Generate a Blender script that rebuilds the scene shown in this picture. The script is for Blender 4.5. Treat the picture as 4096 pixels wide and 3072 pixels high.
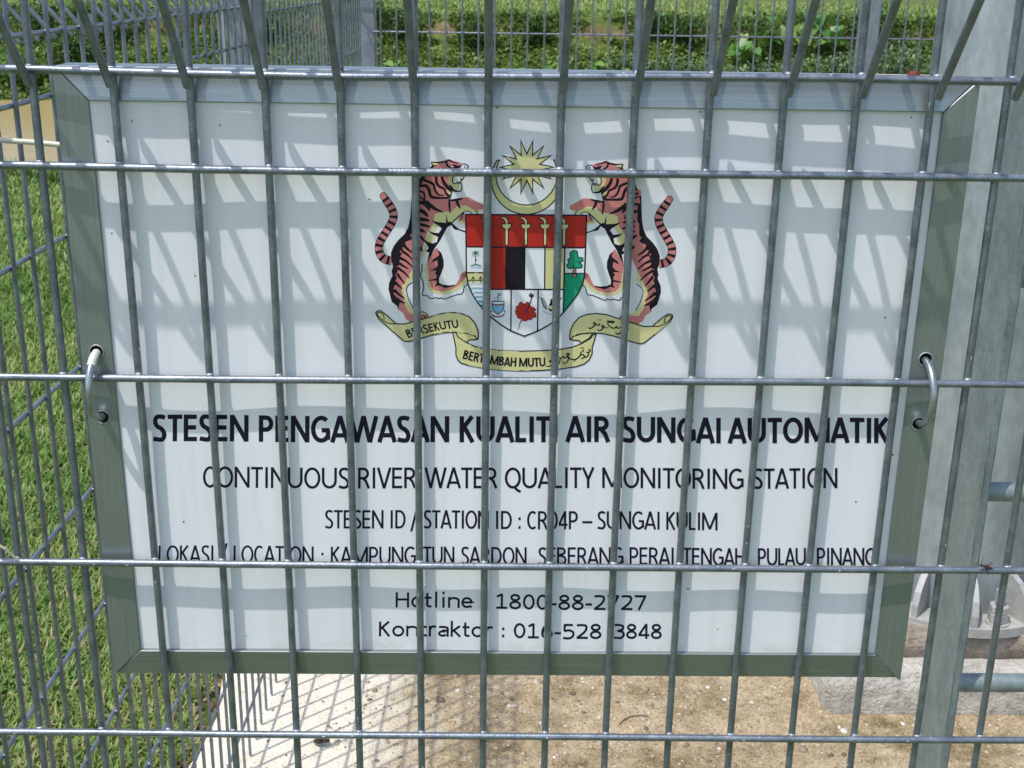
import bpy, bmesh, math, random
import numpy as np
from mathutils import Vector, Matrix

for o in list(bpy.data.objects):
    bpy.data.objects.remove(o, do_unlink=True)
scene = bpy.context.scene
COL = scene.collection
random.seed(7)
RNG = np.random.default_rng(11)

# ------------------------------------------------------------------ camera
# world: fence plane y = 0, x to the right, z up, z = 0 at the third rail of the front fence
F_PX = 4884.714                      # focal length in pixels of the 4096 px wide photograph
CAM = np.array([-0.020554, -0.837811, 0.280507])
ROT = np.array([[0.99981092, -0.01284021, 0.01460353],
                [0.00972345, -0.32024975, -0.94728325],
                [0.01684009, 0.94724613, -0.32006435]])   # world -> camera (x right, y down, z forward)
GZ = -1.13                           # level of the concrete floor
cam_d = bpy.data.cameras.new('camera')
cam_d.sensor_width = 36.0
cam_d.lens = F_PX / 4096 * 36.0
cam_d.clip_start = 0.02
cam_d.clip_end = 2000
cam_d.dof.use_dof = True
cam_d.dof.focus_distance = 0.90
cam_d.dof.aperture_fstop = 48
cam = bpy.data.objects.new('camera', cam_d)
COL.objects.link(cam)
cx, cy, cz = ROT[0], -ROT[1], -ROT[2]
cam.matrix_world = Matrix(((cx[0], cy[0], cz[0], CAM[0]), (cx[1], cy[1], cz[1], CAM[1]),
                           (cx[2], cy[2], cz[2], CAM[2]), (0, 0, 0, 1)))
scene.camera = cam

# ------------------------------------------------------------------ world, sun, exposure
SUN = Vector((1.15, 1.0, -3.2)).normalized()         # direction the light travels
to_sun = -SUN
world = bpy.data.worlds.new('World')
scene.world = world
world.use_nodes = True
wn = world.node_tree.nodes
wl = world.node_tree.links
wn.clear()
w_out = wn.new('ShaderNodeOutputWorld')
w_bg = wn.new('ShaderNodeBackground')
w_sky = wn.new('ShaderNodeTexSky')
w_sky.sky_type = 'NISHITA'
w_sky.sun_disc = False
w_sky.sun_elevation = math.asin(to_sun.z)
w_sky.sun_rotation = math.atan2(to_sun.x, to_sun.y)
w_sky.air_density = 1.0
w_sky.dust_density = 2.0
w_sky.ozone_density = 1.0
w_bg.inputs['Strength'].default_value = 0.15
wl.new(w_sky.outputs[0], w_bg.inputs[0])
wl.new(w_bg.outputs[0], w_out.inputs[0])

sun_d = bpy.data.lights.new('sun', 'SUN')
sun_d.energy = 2.25
sun_d.angle = math.radians(0.53)
sun_d.color = (1.0, 0.96, 0.90)
sun = bpy.data.objects.new('sun', sun_d)
COL.objects.link(sun)
sun.rotation_euler = SUN.to_track_quat('-Z', 'Y').to_euler()
sun.location = (-4, -4, 12)

vs = scene.view_settings
vs.view_transform = 'Standard'
vs.look = 'None'
vs.exposure = 0.57
vs.gamma = 1.0
vs.use_curve_mapping = False
scene.render.resolution_x = 1024
scene.render.resolution_y = 768
scene.render.engine = 'CYCLES'
scene.cycles.max_bounces = 6

# ------------------------------------------------------------------ pixel helpers (4096 x 3072 photograph)
def ray(px, py):
    return ROT.T @ np.array([(px - 2048) / F_PX, (py - 1536) / F_PX, 1.0])
def on_y(px, py, y):
    d = ray(px, py)
    return CAM + d * (y - CAM[1]) / d[1]
def on_z(px, py, z):
    d = ray(px, py)
    return CAM + d * (z - CAM[2]) / d[2]

# ------------------------------------------------------------------ object helpers
def link(name, me, mat=None, parent=None):
    o = bpy.data.objects.new(name, me)
    COL.objects.link(o)
    if mat is not None and me is not None:
        if not isinstance(mat, (list, tuple)):
            mat = [mat]
        if len(me.materials) == 0:
            for m in mat:
                me.materials.append(m)
    if parent is not None:
        o.parent = parent
    return o
def tag(o, label, cat, group=None):
    o['label'] = label
    o['category'] = cat
    if group:
        o['group'] = group
    return o
def thing(name, label, cat, loc=(0, 0, 0), rz=0, group=None):
    o = bpy.data.objects.new(name, None)
    COL.objects.link(o)
    o.empty_display_size = 0.05
    o.location = loc
    o.rotation_euler = (0, 0, rz)
    return tag(o, label, cat, group)
def mesh_of(name, V, Fc, smooth=False):
    me = bpy.data.meshes.new(name)
    me.from_pydata([tuple(map(float, v)) for v in V], [], [tuple(map(int, f)) for f in Fc])
    if smooth:
        me.polygons.foreach_set('use_smooth', [True] * len(me.polygons))
    me.update()
    return me
def bm_mesh(name, bm, smooth=False):
    me = bpy.data.meshes.new(name)
    bm.normal_update()
    bm.to_mesh(me)
    bm.free()
    if smooth:
        me.polygons.foreach_set('use_smooth', [True] * len(me.polygons))
    return me
class MB:
    """collects vertices and faces"""
    def __init__(s):
        s.v, s.f, s.m = [], [], []
    def add(s, V, Fc, m=0):
        b = len(s.v)
        s.v.extend([tuple(map(float, v)) for v in V])
        for f in Fc:
            s.f.append(tuple(b + int(i) for i in f))
            s.m.append(m)
    def box(s, a, b, m=0):
        x0, y0, z0 = a
        x1, y1, z1 = b
        V = [(x0, y0, z0), (x1, y0, z0), (x1, y1, z0), (x0, y1, z0), (x0, y0, z1), (x1, y0, z1), (x1, y1, z1), (x0, y1, z1)]
        s.add(V, [(0, 3, 2, 1), (4, 5, 6, 7), (0, 1, 5, 4), (1, 2, 6, 5), (2, 3, 7, 6), (3, 0, 4, 7)], m)
    def tube(s, path, r, n=10, cap=True, m=0):
        P = [np.array(p, float) for p in path]
        rs = r if hasattr(r, '__len__') else [r] * len(P)
        T = []
        for i in range(len(P)):
            a = P[max(0, i - 1)]
            b = P[min(len(P) - 1, i + 1)]
            t = b - a
            T.append(t / np.linalg.norm(t))
        up = np.array([0, 0, 1.0]) if abs(T[0][2]) < 0.9 else np.array([1.0, 0, 0])
        u = np.cross(T[0], up)
        u /= np.linalg.norm(u)
        V, Fc = [], []
        for i, p in enumerate(P):
            u = u - T[i] * np.dot(u, T[i])
            u /= np.linalg.norm(u)
            w = np.cross(T[i], u)
            sc = 1.0
            if 0 < i < len(P) - 1:
                d0 = P[i] - P[i - 1]
                d0 /= np.linalg.norm(d0)
                sc = 1.0 / max(0.6, abs(np.dot(d0, T[i])))
            for k in range(n):
                a = 2 * math.pi * k / n
                V.append(p + rs[i] * (u * math.cos(a) + w * math.sin(a)) * (1 + (sc - 1) * 0.5))
        for i in range(len(P) - 1):
            for k in range(n):
                k2 = (k + 1) % n
                Fc.append((i * n + k, i * n + k2, (i + 1) * n + k2, (i + 1) * n + k))
        if cap:
            Fc.append(tuple(range(n - 1, -1, -1)))
            b = (len(P) - 1) * n
            Fc.append(tuple(range(b, b + n)))
        s.add(V, Fc, m)
    def ball(s, c, r, seg=8, rings=5, m=0, jit=0.0, rnd=None):
        V, Fc = [], []
        rr = r if hasattr(r, '__len__') else (r, r, r)
        for i in range(rings + 1):
            th = math.pi * i / rings
            for k in range(seg):
                ph = 2 * math.pi * k / seg
                j = 1.0 if not jit else 1 + jit * (rnd.random() - 0.5)
                V.append((c[0] + rr[0] * math.sin(th) * math.cos(ph) * j, c[1] + rr[1] * math.sin(th) * math.sin(ph) * j, c[2] + rr[2] * math.cos(th) * j))
        for i in range(rings):
            for k in range(seg):
                k2 = (k + 1) % seg
                Fc.append((i * seg + k, (i + 1) * seg + k, (i + 1) * seg + k2, i * seg + k2))
        s.add(V, Fc, m)
    def cyl(s, c0, c1, r, n=24, m=0):
        s.tube([c0, c1], r, n, True, m)
    def mesh(s, name, smooth=False):
        me = mesh_of(name, s.v, s.f, smooth)
        if any(s.m):
            me.polygons.foreach_set('material_index', s.m)
        return me
    def build(s, name, mat, parent=None, smooth=False):
        return link(name, s.mesh(name, smooth), mat, parent)
def flat_tops(me, ang=0.7):
    try:
        me.set_sharp_from_angle(angle=ang)
    except Exception:
        pass

# ------------------------------------------------------------------ materials
def new_mat(name):
    m = bpy.data.materials.new(name)
    m.use_nodes = True
    nt = m.node_tree
    p = nt.nodes['Principled BSDF']
    return m, nt, p
def nd(nt, typ, **kw):
    n = nt.nodes.new(typ)
    for k, v in kw.items():
        if hasattr(n, k):
            setattr(n, k, v)
        else:
            n.inputs[k].default_value = v
    return n
def ramp(nt, src, stops):
    r = nt.nodes.new('ShaderNodeValToRGB')
    e = r.color_ramp.elements
    while len(e) < len(stops):
        e.new(0.5)
    for i, (pos, c) in enumerate(stops):
        e[i].position = pos
        e[i].color = (*c, 1) if len(c) == 3 else c
    nt.links.new(src, r.inputs[0])
    return r.outputs[0]
def coords(nt, kind='Object', scale=(1, 1, 1), loc=(0, 0, 0)):
    t = nt.nodes.new('ShaderNodeTexCoord')
    mp = nt.nodes.new('ShaderNodeMapping')
    mp.inputs['Scale'].default_value = scale
    mp.inputs['Location'].default_value = loc
    nt.links.new(t.outputs[kind], mp.inputs[0])
    return mp.outputs[0]
def world_pos(nt, scale=(1, 1, 1)):
    g = nt.nodes.new('ShaderNodeNewGeometry')
    mp = nt.nodes.new('ShaderNodeMapping')
    mp.inputs['Scale'].default_value = scale
    nt.links.new(g.outputs['Position'], mp.inputs[0])
    return mp.outputs[0]
def noise(nt, vec, scale, detail=4, rough=0.55):
    n = nt.nodes.new('ShaderNodeTexNoise')
    n.inputs['Scale'].default_value = scale
    n.inputs['Detail'].default_value = detail
    n.inputs['Roughness'].default_value = rough
    nt.links.new(vec, n.inputs['Vector'])
    return n.outputs[0]
def bump(nt, p, h, strength=0.3, dist=0.01):
    b = nt.nodes.new('ShaderNodeBump')
    b.inputs['Strength'].default_value = strength
    b.inputs['Distance'].default_value = dist
    nt.links.new(h, b.inputs['Height'])
    nt.links.new(b.outputs[0], p.inputs['Normal'])
def mix_rgb(nt, fac, a, b, mode='MIX'):
    m = nt.nodes.new('ShaderNodeMix')
    m.data_type = 'RGBA'
    m.blend_type = mode
    if isinstance(fac, float):
        m.inputs[0].default_value = fac
    else:
        nt.links.new(fac, m.inputs[0])
    for k, s in ((6, a), (7, b)):
        if isinstance(s, tuple):
            m.inputs[k].default_value = (*s, 1)
        else:
            nt.links.new(s, m.inputs[k])
    return m.outputs[2]
def plain(name, c, rough=0.5, metal=0.0, spec=0.5):
    m, nt, p = new_mat(name)
    p.inputs['Base Color'].default_value = (*c, 1)
    p.inputs['Roughness'].default_value = rough
    p.inputs['Metallic'].default_value = metal
    p.inputs['Specular IOR Level'].default_value = spec
    return m
def galvanised(name, lo, hi, metal, r0, r1, scale=60.0, bstr=0.25, bdist=0.0006, stretch=(1, 1, 1)):
    m, nt, p = new_mat(name)
    v = world_pos(nt, stretch)
    n1 = noise(nt, v, scale, 5, 0.6)
    n2 = noise(nt, v, scale * 6, 3, 0.6)
    c = ramp(nt, n1, [(0.3, lo), (0.7, hi)])
    c2 = ramp(nt, n2, [(0.35, (0.8, 0.8, 0.8)), (0.65, (1, 1, 1))])
    nt.links.new(mix_rgb(nt, 1.0, c, c2, 'MULTIPLY'), p.inputs['Base Color'])
    p.inputs['Metallic'].default_value = metal
    r = nt.nodes.new('ShaderNodeMapRange')
    r.inputs['To Min'].default_value = r0
    r.inputs['To Max'].default_value = r1
    nt.links.new(n1, r.inputs[0])
    nt.links.new(r.outputs[0], p.inputs['Roughness'])
    bump(nt, p, n2, bstr, bdist)
    return m
M_WIRE = galvanised('galvanised_wire', (0.155, 0.185, 0.225), (0.295, 0.335, 0.39), 0.70, 0.33, 0.48, 70, 0.5, 0.0007)
nt_ = M_WIRE.node_tree.nodes['Principled BSDF']
nt_.inputs['Coat Weight'].default_value = 0.5
nt_.inputs['Coat Roughness'].default_value = 0.3
M_POST = galvanised('galvanised_post', (0.22, 0.26, 0.30), (0.30, 0.34, 0.38), 0.4, 0.45, 0.6, 14, 0.2, 0.0006)
M_POLE = galvanised('galvanised_pole', (0.27, 0.33, 0.35), (0.43, 0.49, 0.495), 0.40, 0.38, 0.6, 9, 0.2, 0.0008, (1, 1, 0.45))
M_LADDER = galvanised('galvanised_ladder', (0.20, 0.255, 0.265), (0.31, 0.375, 0.38), 0.42, 0.42, 0.6, 26, 0.35, 0.0012, (1, 1, 0.6))
M_WELD = plain('bright_zinc', (0.38, 0.42, 0.44), 0.5, 0.5)

def aluminium(name, stretch):
    m, nt, p = new_mat(name)
    v = world_pos(nt, stretch)
    n1 = noise(nt, v, 40, 4, 0.6)
    v2 = world_pos(nt)
    n2 = noise(nt, v2, 9, 5, 0.6)
    nt.links.new(ramp(nt, n1, [(0.3, (0.25, 0.29, 0.295)), (0.7, (0.33, 0.37, 0.375))]), p.inputs['Base Color'])
    p.inputs['Metallic'].default_value = 0.70
    r = nt.nodes.new('ShaderNodeMapRange')
    r.inputs['To Min'].default_value = 0.30
    r.inputs['To Max'].default_value = 0.46
    nt.links.new(n2, r.inputs[0])
    nt.links.new(r.outputs[0], p.inputs['Roughness'])
    bump(nt, p, n1, 0.12, 0.0004)
    return m
M_ALU_H = aluminium('brushed_aluminium_across', (0.4, 30, 30))
M_ALU_V = aluminium('brushed_aluminium_upright', (30, 30, 0.4))
M_RING = galvanised('steel_ring', (0.34, 0.38, 0.40), (0.48, 0.52, 0.54), 0.8, 0.26, 0.42, 120, 0.3, 0.0004)

def panel_mat():
    m, nt, p = new_mat('white_sign_panel')
    v = world_pos(nt)
    n1 = noise(nt, v, 5, 4, 0.6)
    n2 = noise(nt, v, 900, 2, 0.5)
    nt.links.new(ramp(nt, n1, [(0.3, (0.76, 0.775, 0.80)), (0.7, (0.80, 0.81, 0.83))]), p.inputs['Base Color'])
    vs2 = world_pos(nt, (26, 1, 1.2))
    runs = noise(nt, vs2, 3.0, 4, 0.6)
    rc = ramp(nt, runs, [(0.34, (0.955, 0.95, 0.94)), (0.50, (1, 1, 1))])
    base = nt.nodes['Principled BSDF'].inputs['Base Color'].links[0].from_socket
    sep = nt.nodes.new('ShaderNodeSeparateXYZ')
    gg = nt.nodes.new('ShaderNodeNewGeometry')
    nt.links.new(gg.outputs['Position'], sep.inputs[0])
    lowz = nt.nodes.new('ShaderNodeMapRange')
    lowz.inputs['From Min'].default_value = -0.228
    lowz.inputs['From Max'].default_value = -0.205
    nt.links.new(sep.outputs[2], lowz.inputs[0])
    dn = noise(nt, v, 60, 5, 0.7)
    dm = nt.nodes.new('ShaderNodeMath')
    dm.operation = 'MULTIPLY_ADD'
    dm.inputs[1].default_value = 0.9
    nt.links.new(dn, dm.inputs[0])
    nt.links.new(lowz.outputs[0], dm.inputs[2])
    dust = ramp(nt, dm.outputs[0], [(0.35, (0.80, 0.77, 0.70)), (0.85, (1, 1, 1))])
    nt.links.new(mix_rgb(nt, 1.0, mix_rgb(nt, 1.0, base, rc, 'MULTIPLY'), dust, 'MULTIPLY'), p.inputs['Base Color'])
    p.inputs['Roughness'].default_value = 0.28
    bump(nt, p, n2, 0.05, 0.0002)
    return m
M_PANEL = panel_mat()
INK = {k: plain('print_' + k, c, 0.45, 0, 0.2) for k, c in dict(
    navy=(0.012, 0.010, 0.028), black=(0.014, 0.010, 0.018), pink=(0.60, 0.215, 0.20), yellow=(0.66, 0.63, 0.30),
    red=(0.46, 0.030, 0.020), white=(0.80, 0.82, 0.84), green=(0.015, 0.33, 0.17), blue=(0.22, 0.50, 0.72),
    pale=(0.50, 0.66, 0.80), maroon=(0.28, 0.03, 0.06), brown=(0.42, 0.25, 0.15), grey=(0.35, 0.36, 0.42),
    dark_green=(0.02, 0.14, 0.08)).items()}
INK_LIST = list(INK.values())
INK_IX = {k: i for i, k in enumerate(INK)}

def concrete_floor():
    m, nt, p = new_mat('pebbly_concrete')
    v = world_pos(nt)
    big = noise(nt, v, 3.2, 4, 0.6)
    mid = noise(nt, v, 22, 6, 0.7)
    fine = noise(nt, v, 190, 4, 0.7)
    sx = nt.nodes.new('ShaderNodeSeparateXYZ')
    g = nt.nodes.new('ShaderNodeNewGeometry')
    nt.links.new(g.outputs['Position'], sx.inputs[0])
    tan = ramp(nt, mid, [(0.28, (0.25, 0.195, 0.115)), (0.5, (0.43, 0.345, 0.225)), (0.75, (0.56, 0.47, 0.34))])
    speck = ramp(nt, fine, [(0.33, (0.48, 0.42, 0.33)), (0.5, (1, 1, 1)), (0.72, (1.15, 1.13, 1.1))])
    tan = mix_rgb(nt, 1.0, tan, speck, 'MULTIPLY')
    moss_n = noise(nt, v, 7.5, 7, 0.72)
    tan = mix_rgb(nt, 1.0, tan, ramp(nt, moss_n, [(0.34, (0.50, 0.47, 0.36)), (0.45, (0.88, 0.86, 0.78)), (0.53, (1.06, 1.05, 1.02)), (0.70, (1.28, 1.26, 1.2))]), 'MULTIPLY')
    cream = ramp(nt, mid, [(0.3, (0.76, 0.68, 0.53)), (0.6, (0.88, 0.81, 0.67))])
    speck2 = ramp(nt, fine, [(0.24, (0.6, 0.55, 0.5)), (0.36, (1, 1, 1))])
    cream = mix_rgb(nt, 1.0, cream, speck2, 'MULTIPLY')
    # the fresh cement strip along the side fence (x < -0.25), edge broken up by noise
    a = nt.nodes.new('ShaderNodeMath')
    a.operation = 'MULTIPLY_ADD'
    a.inputs[1].default_value = 0.55
    nt.links.new(mid, a.inputs[0])
    nt.links.new(sx.outputs[0], a.inputs[2])
    b = nt.nodes.new('ShaderNodeMapRange')
    b.inputs['From Min'].default_value = -0.02
    b.inputs['From Max'].default_value = 0.16
    nt.links.new(a.outputs[0], b.inputs[0])
    nt.links.new(mix_rgb(nt, b.outputs[0], cream, tan), p.inputs['Base Color'])
    p.inputs['Roughness'].default_value = 0.9
    p.inputs['Specular IOR Level'].default_value = 0.25
    ad = nt.nodes.new('ShaderNodeMath')
    ad.operation = 'ADD'
    nt.links.new(mid, ad.inputs[0])
    nt.links.new(fine, ad.inputs[1])
    bump(nt, p, ad.outputs[0], 0.7, 0.010)
    return m
M_FLOOR = concrete_floor()
def rough_concrete(name, dark, mid_c, light, stain):
    m, nt, p = new_mat(name)
    v = world_pos(nt)
    n1 = noise(nt, v, 14, 6, 0.65)
    n2 = noise(nt, v, 60, 5, 0.7)
    n3 = noise(nt, v, 5, 5, 0.7)
    c = ramp(nt, n1, [(0.3, dark), (0.5, mid_c), (0.72, light)])
    st = ramp(nt, n3, [(0.32, stain), (0.43, (1, 1, 1))])
    st2 = ramp(nt, n2, [(0.3, (0.62, 0.6, 0.57)), (0.48, (1, 1, 1))])
    c = mix_rgb(nt, 1.0, mix_rgb(nt, 1.0, c, st, 'MULTIPLY'), st2, 'MULTIPLY')
    nt.links.new(c, p.inputs['Base Color'])
    p.inputs['Roughness'].default_value = 0.92
    p.inputs['Specular IOR Level'].default_value = 0.2
    ad = nt.nodes.new('ShaderNodeMath')
    ad.operation = 'ADD'
    nt.links.new(n1, ad.inputs[0])
    nt.links.new(n2, ad.inputs[1])
    bump(nt, p, ad.outputs[0], 0.9, 0.02)
    return m
M_PLINTH = rough_concrete('weathered_concrete', (0.44, 0.42, 0.38), (0.60, 0.57, 0.51), (0.74, 0.71, 0.63), (0.55, 0.52, 0.45))
M_GROUT = rough_concrete('brown_grout', (0.30, 0.25, 0.20), (0.44, 0.38, 0.31), (0.56, 0.50, 0.43), (0.4, 0.38, 0.34))

def terrain_mat():
    m, nt, p = new_mat('grassy_soil')
    v = world_pos(nt)
    big = noise(nt, v, 0.6, 4, 0.6)
    mid = noise(nt, v, 9, 6, 0.7)
    fine = noise(nt, v, 160, 3, 0.7)
    grass = ramp(nt, mid, [(0.3, (0.065, 0.090, 0.022)), (0.5, (0.125, 0.165, 0.040)), (0.75, (0.21, 0.23, 0.075))])
    f2 = ramp(nt, fine, [(0.3, (0.5, 0.5, 0.45)), (0.7, (1.2, 1.2, 1.1))])
    grass = mix_rgb(nt, 1.0, grass, f2, 'MULTIPLY')
    soil = ramp(nt, mid, [(0.3, (0.13, 0.085, 0.050)), (0.55, (0.28, 0.185, 0.115)), (0.8, (0.42, 0.30, 0.20))])
    g = nt.nodes.new('ShaderNodeNewGeometry')
    s = nt.nodes.new('ShaderNodeSeparateXYZ')
    nt.links.new(g.outputs['Normal'], s.inputs[0])
    mr = nt.nodes.new('ShaderNodeMapRange')
    mr.inputs['From Min'].default_value = 0.66
    mr.inputs['From Max'].default_value = 0.45
    nt.links.new(s.outputs[2], mr.inputs[0])
    nt.links.new(mix_rgb(nt, mr.outputs[0], grass, soil), p.inputs['Base Color'])
    p.inputs['Roughness'].default_value = 0.9
    p.inputs['Specular IOR Level'].default_value = 0.15
    bump(nt, p, mid, 0.6, 0.05)
    return m
M_TERRAIN = terrain_mat()
def leafy(name, stops, rough=0.5, trans=0.25):
    m, nt, p = new_mat(name)
    a = nt.nodes.new('ShaderNodeAttribute')
    a.attribute_name = 'tone'
    nt.links.new(ramp(nt, a.outputs['Fac'], stops), p.inputs['Base Color'])
    p.inputs['Roughness'].default_value = rough
    p.inputs['Specular IOR Level'].default_value = 0.35
    if trans:
        t = nt.nodes.new('ShaderNodeBsdfTranslucent')
        rr = ramp(nt, a.outputs['Fac'], [(q, tuple(min(1, k * 1.3) for k in c)) for q, c in stops])
        nt.links.new(rr, t.inputs['Color'])
        ms = nt.nodes.new('ShaderNodeMixShader')
        ms.inputs[0].default_value = trans
        nt.links.new(p.outputs[0], ms.inputs[1])
        nt.links.new(t.outputs[0], ms.inputs[2])
        nt.links.new(ms.outputs[0], nt.nodes['Material Output'].inputs[0])
    return m
M_GRASS = leafy('lawn_grass', [(0.0, (0.055, 0.140, 0.024)), (0.45, (0.135, 0.255, 0.048)), (0.85, (0.265, 0.355, 0.095)), (0.93, (0.32, 0.31, 0.13)), (1.0, (0.46, 0.37, 0.21))])
M_BANK = leafy('bank_leaves', [(0.0, (0.055, 0.115, 0.026)), (0.5, (0.135, 0.225, 0.055)), (1.0, (0.27, 0.34, 0.10))])
M_BUSH = leafy('bush_leaves', [(0.0, (0.028, 0.065, 0.016)), (0.6, (0.070, 0.145, 0.032)), (1.0, (0.15, 0.23, 0.06))])
M_BROAD = leafy('broad_leaves', [(0.0, (0.035, 0.105, 0.018)), (0.6, (0.085, 0.210, 0.035)), (1.0, (0.20, 0.30, 0.065))], 0.4)
M_SILVER = leafy('grey_green_leaves', [(0.0, (0.050, 0.100, 0.036)), (0.6, (0.115, 0.190, 0.080)), (1.0, (0.24, 0.32, 0.16))])
M_STEM = plain('plant_stem', (0.07, 0.10, 0.03), 0.6)
def river_mat():
    m, nt, p = new_mat('muddy_water')
    v = world_pos(nt, (0.5, 2.0, 1))
    n1 = noise(nt, v, 3.0, 5, 0.6)
    nt.links.new(ramp(nt, n1, [(0.3, (0.37, 0.285, 0.125)), (0.7, (0.42, 0.33, 0.155))]), p.inputs['Base Color'])
    p.inputs['Roughness'].default_value = 0.22
    p.inputs['Specular IOR Level'].default_value = 0.25
    bump(nt, p, n1, 0.25, 0.04)
    return m
M_RIVER = river_mat()

# ------------------------------------------------------------------ terrain with the river channel
def vnoise(x, y, s=1.0, seed=0):
    return (math.sin(x * 1.7 * s + seed) * math.cos(y * 1.3 * s - seed * 0.7) + 0.5 * math.sin(x * 3.9 * s + 1.3 + seed) * math.sin(y * 4.3 * s + 0.4)
            + 0.25 * math.sin(x * 9.1 * s + 2.1) * math.cos(y * 8.3 * s + seed))
PROFILE = [(-400, -1.16), (-30, -1.15), (-6, -1.15), (0, -1.15), (6, -1.15), (7.6, -1.15), (8.0, -1.18), (8.3, -1.35), (8.8, -1.9), (9.4, -2.5), (12, -2.7),
           (19, -2.7), (20.8, -2.35), (21.3, -2.05), (21.6, -1.86), (22.0, -1.63), (22.4, -1.43), (22.8, -1.23), (23.1, -1.09), (23.3, -0.98), (23.42, -0.77), (23.52, -0.61),
           (23.7, -0.54), (24.2, -0.50), (25.5, -0.47), (28, -0.45), (34, -0.42), (60, -0.3), (120, 0.5), (400, 4)]
def ground_z(x, y):
    ys = [p[0] for p in PROFILE]
    zs = [p[1] for p in PROFILE]
    if y > 20 and y < 30:
        y2 = y + 0.22 * vnoise(x * 0.8, 3.0, 1.0, 2) + 0.09 * math.sin(x * 4.7)
    else:
        y2 = y
    z = float(np.interp(y2, ys, zs))
    if 20.5 < y < 30:
        z += 0.035 * vnoise(x, y, 1.6, 5)
    if 6.8 < y < 9:
        z += 0.03 * vnoise(x, y, 2.0, 1)
    return z
xs = sorted(set([-400, -200, -100, -60, -40, -28, -20, -16, -13] + list(np.arange(-12, 12.01, 0.25)) + [13, 16, 20, 28, 40, 60, 100, 200, 400]))
ys = sorted(set([p[0] for p in PROFILE] + list(np.arange(21.4, 24.4, 0.15)) + list(np.arange(6.8, 9.0, 0.2)) + list(np.arange(-6, 6.1, 1.0))))
V = [(x, y, ground_z(x, y)) for y in ys for x in xs]
nx = len(xs)
Fc = [(j * nx + i, j * nx + i + 1, (j + 1) * nx + i + 1, (j + 1) * nx + i) for j in range(len(ys) - 1) for i in range(nx - 1)]
ground = link('ground', mesh_of('ground', V, Fc, True), M_TERRAIN)
ground['kind'] = 'structure'
river = link('river', mesh_of('river', [(-400, 8.2, -2.0), (400, 8.2, -2.0), (400, 22.3, -2.0), (-400, 22.3, -2.0)], [(0, 1, 2, 3)]), M_RIVER)
river['kind'] = 'structure'

# concrete floor of the compound (a slab with an irregular rim)
bm = bmesh.new()
rim = []
def edge_pts(a, b, n):
    return [(a[0] + (b[0] - a[0]) * t / n, a[1] + (b[1] - a[1]) * t / n) for t in range(n)]
outline = edge_pts((-0.585, -0.12), (2.3, -0.12), 20) + edge_pts((2.3, -0.12), (2.3, 3.2), 14) + edge_pts((2.3, 3.2), (-0.55, 3.2), 20) + edge_pts((-0.55, 3.2), (-0.585, -0.12), 60)
top = []
for x, y in outline:
    jx = 0.012 * vnoise(x * 3, y * 7, 1.6, 3) if x < -0.5 else 0
    top.append((x + jx, y))
V = [(x, y, GZ) for x, y in top] + [(x - (0.012 if x < -0.5 else 0), y, GZ - 0.06) for x, y in top]
n = len(top)
Fc = [tuple(range(n))] + [(i, n + i, n + (i + 1) % n, (i + 1) % n) for i in range(n)]
slab = link('concrete_pavement', mesh_of('concrete_pavement', V, Fc), M_FLOOR)
slab['kind'] = 'structure'

# ------------------------------------------------------------------ roll-top mesh fences
WR = 0.0028
H_OFF = -0.0041                                    # rails are welded on the outer side of the uprights
def arc(c, r, a0, a1, n):
    return [(c[0] + r * math.cos(math.radians(a0 + (a1 - a0) * i / n)), c[1] + r * math.sin(math.radians(a0 + (a1 - a0) * i / n))) for i in range(n + 1)]
def upright_path(bottom, tip=-0.0095):
    p = [(0, bottom), (0, 0.0), (0, 0.15), (0, 0.288)]
    p += arc((-0.017, 0.288), 0.017, 0, 90, 5)[1:]              # bend over at the back
    ang = 180 - math.degrees(math.atan2(0.0965, 0.066))
    p += [(-0.062, 0.305)]
    p += arc((-0.062, 0.290), 0.015, 90, 90 + 180 - 51.5, 7)[1:]
    p += [(tip, 0.2055)]
    return [(0, y, z) for y, z in p]
def upright_mesh(name, bottom, n=12, tip=-0.0095):
    b = MB()
    b.tube(upright_path(bottom, tip), WR, n)
    me = b.mesh(name, True)
    flat_tops(me, 1.0)
    return me
RAILS = [0.214, 0.15, 0.0, -0.15, -0.30, -0.45, -0.60, -0.75, -0.90, -1.05]
def rail_mesh(name, length, bends=None, n=12):
    b = MB()
    k = 9 if bends is None else len(bends)
    b.tube([(length * i / (k - 1), 0, 0 if bends is None else bends[i]) for i in range(k)], WR, n)
    me = b.mesh(name, True)
    flat_tops(me, 1.0)
    return me

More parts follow.
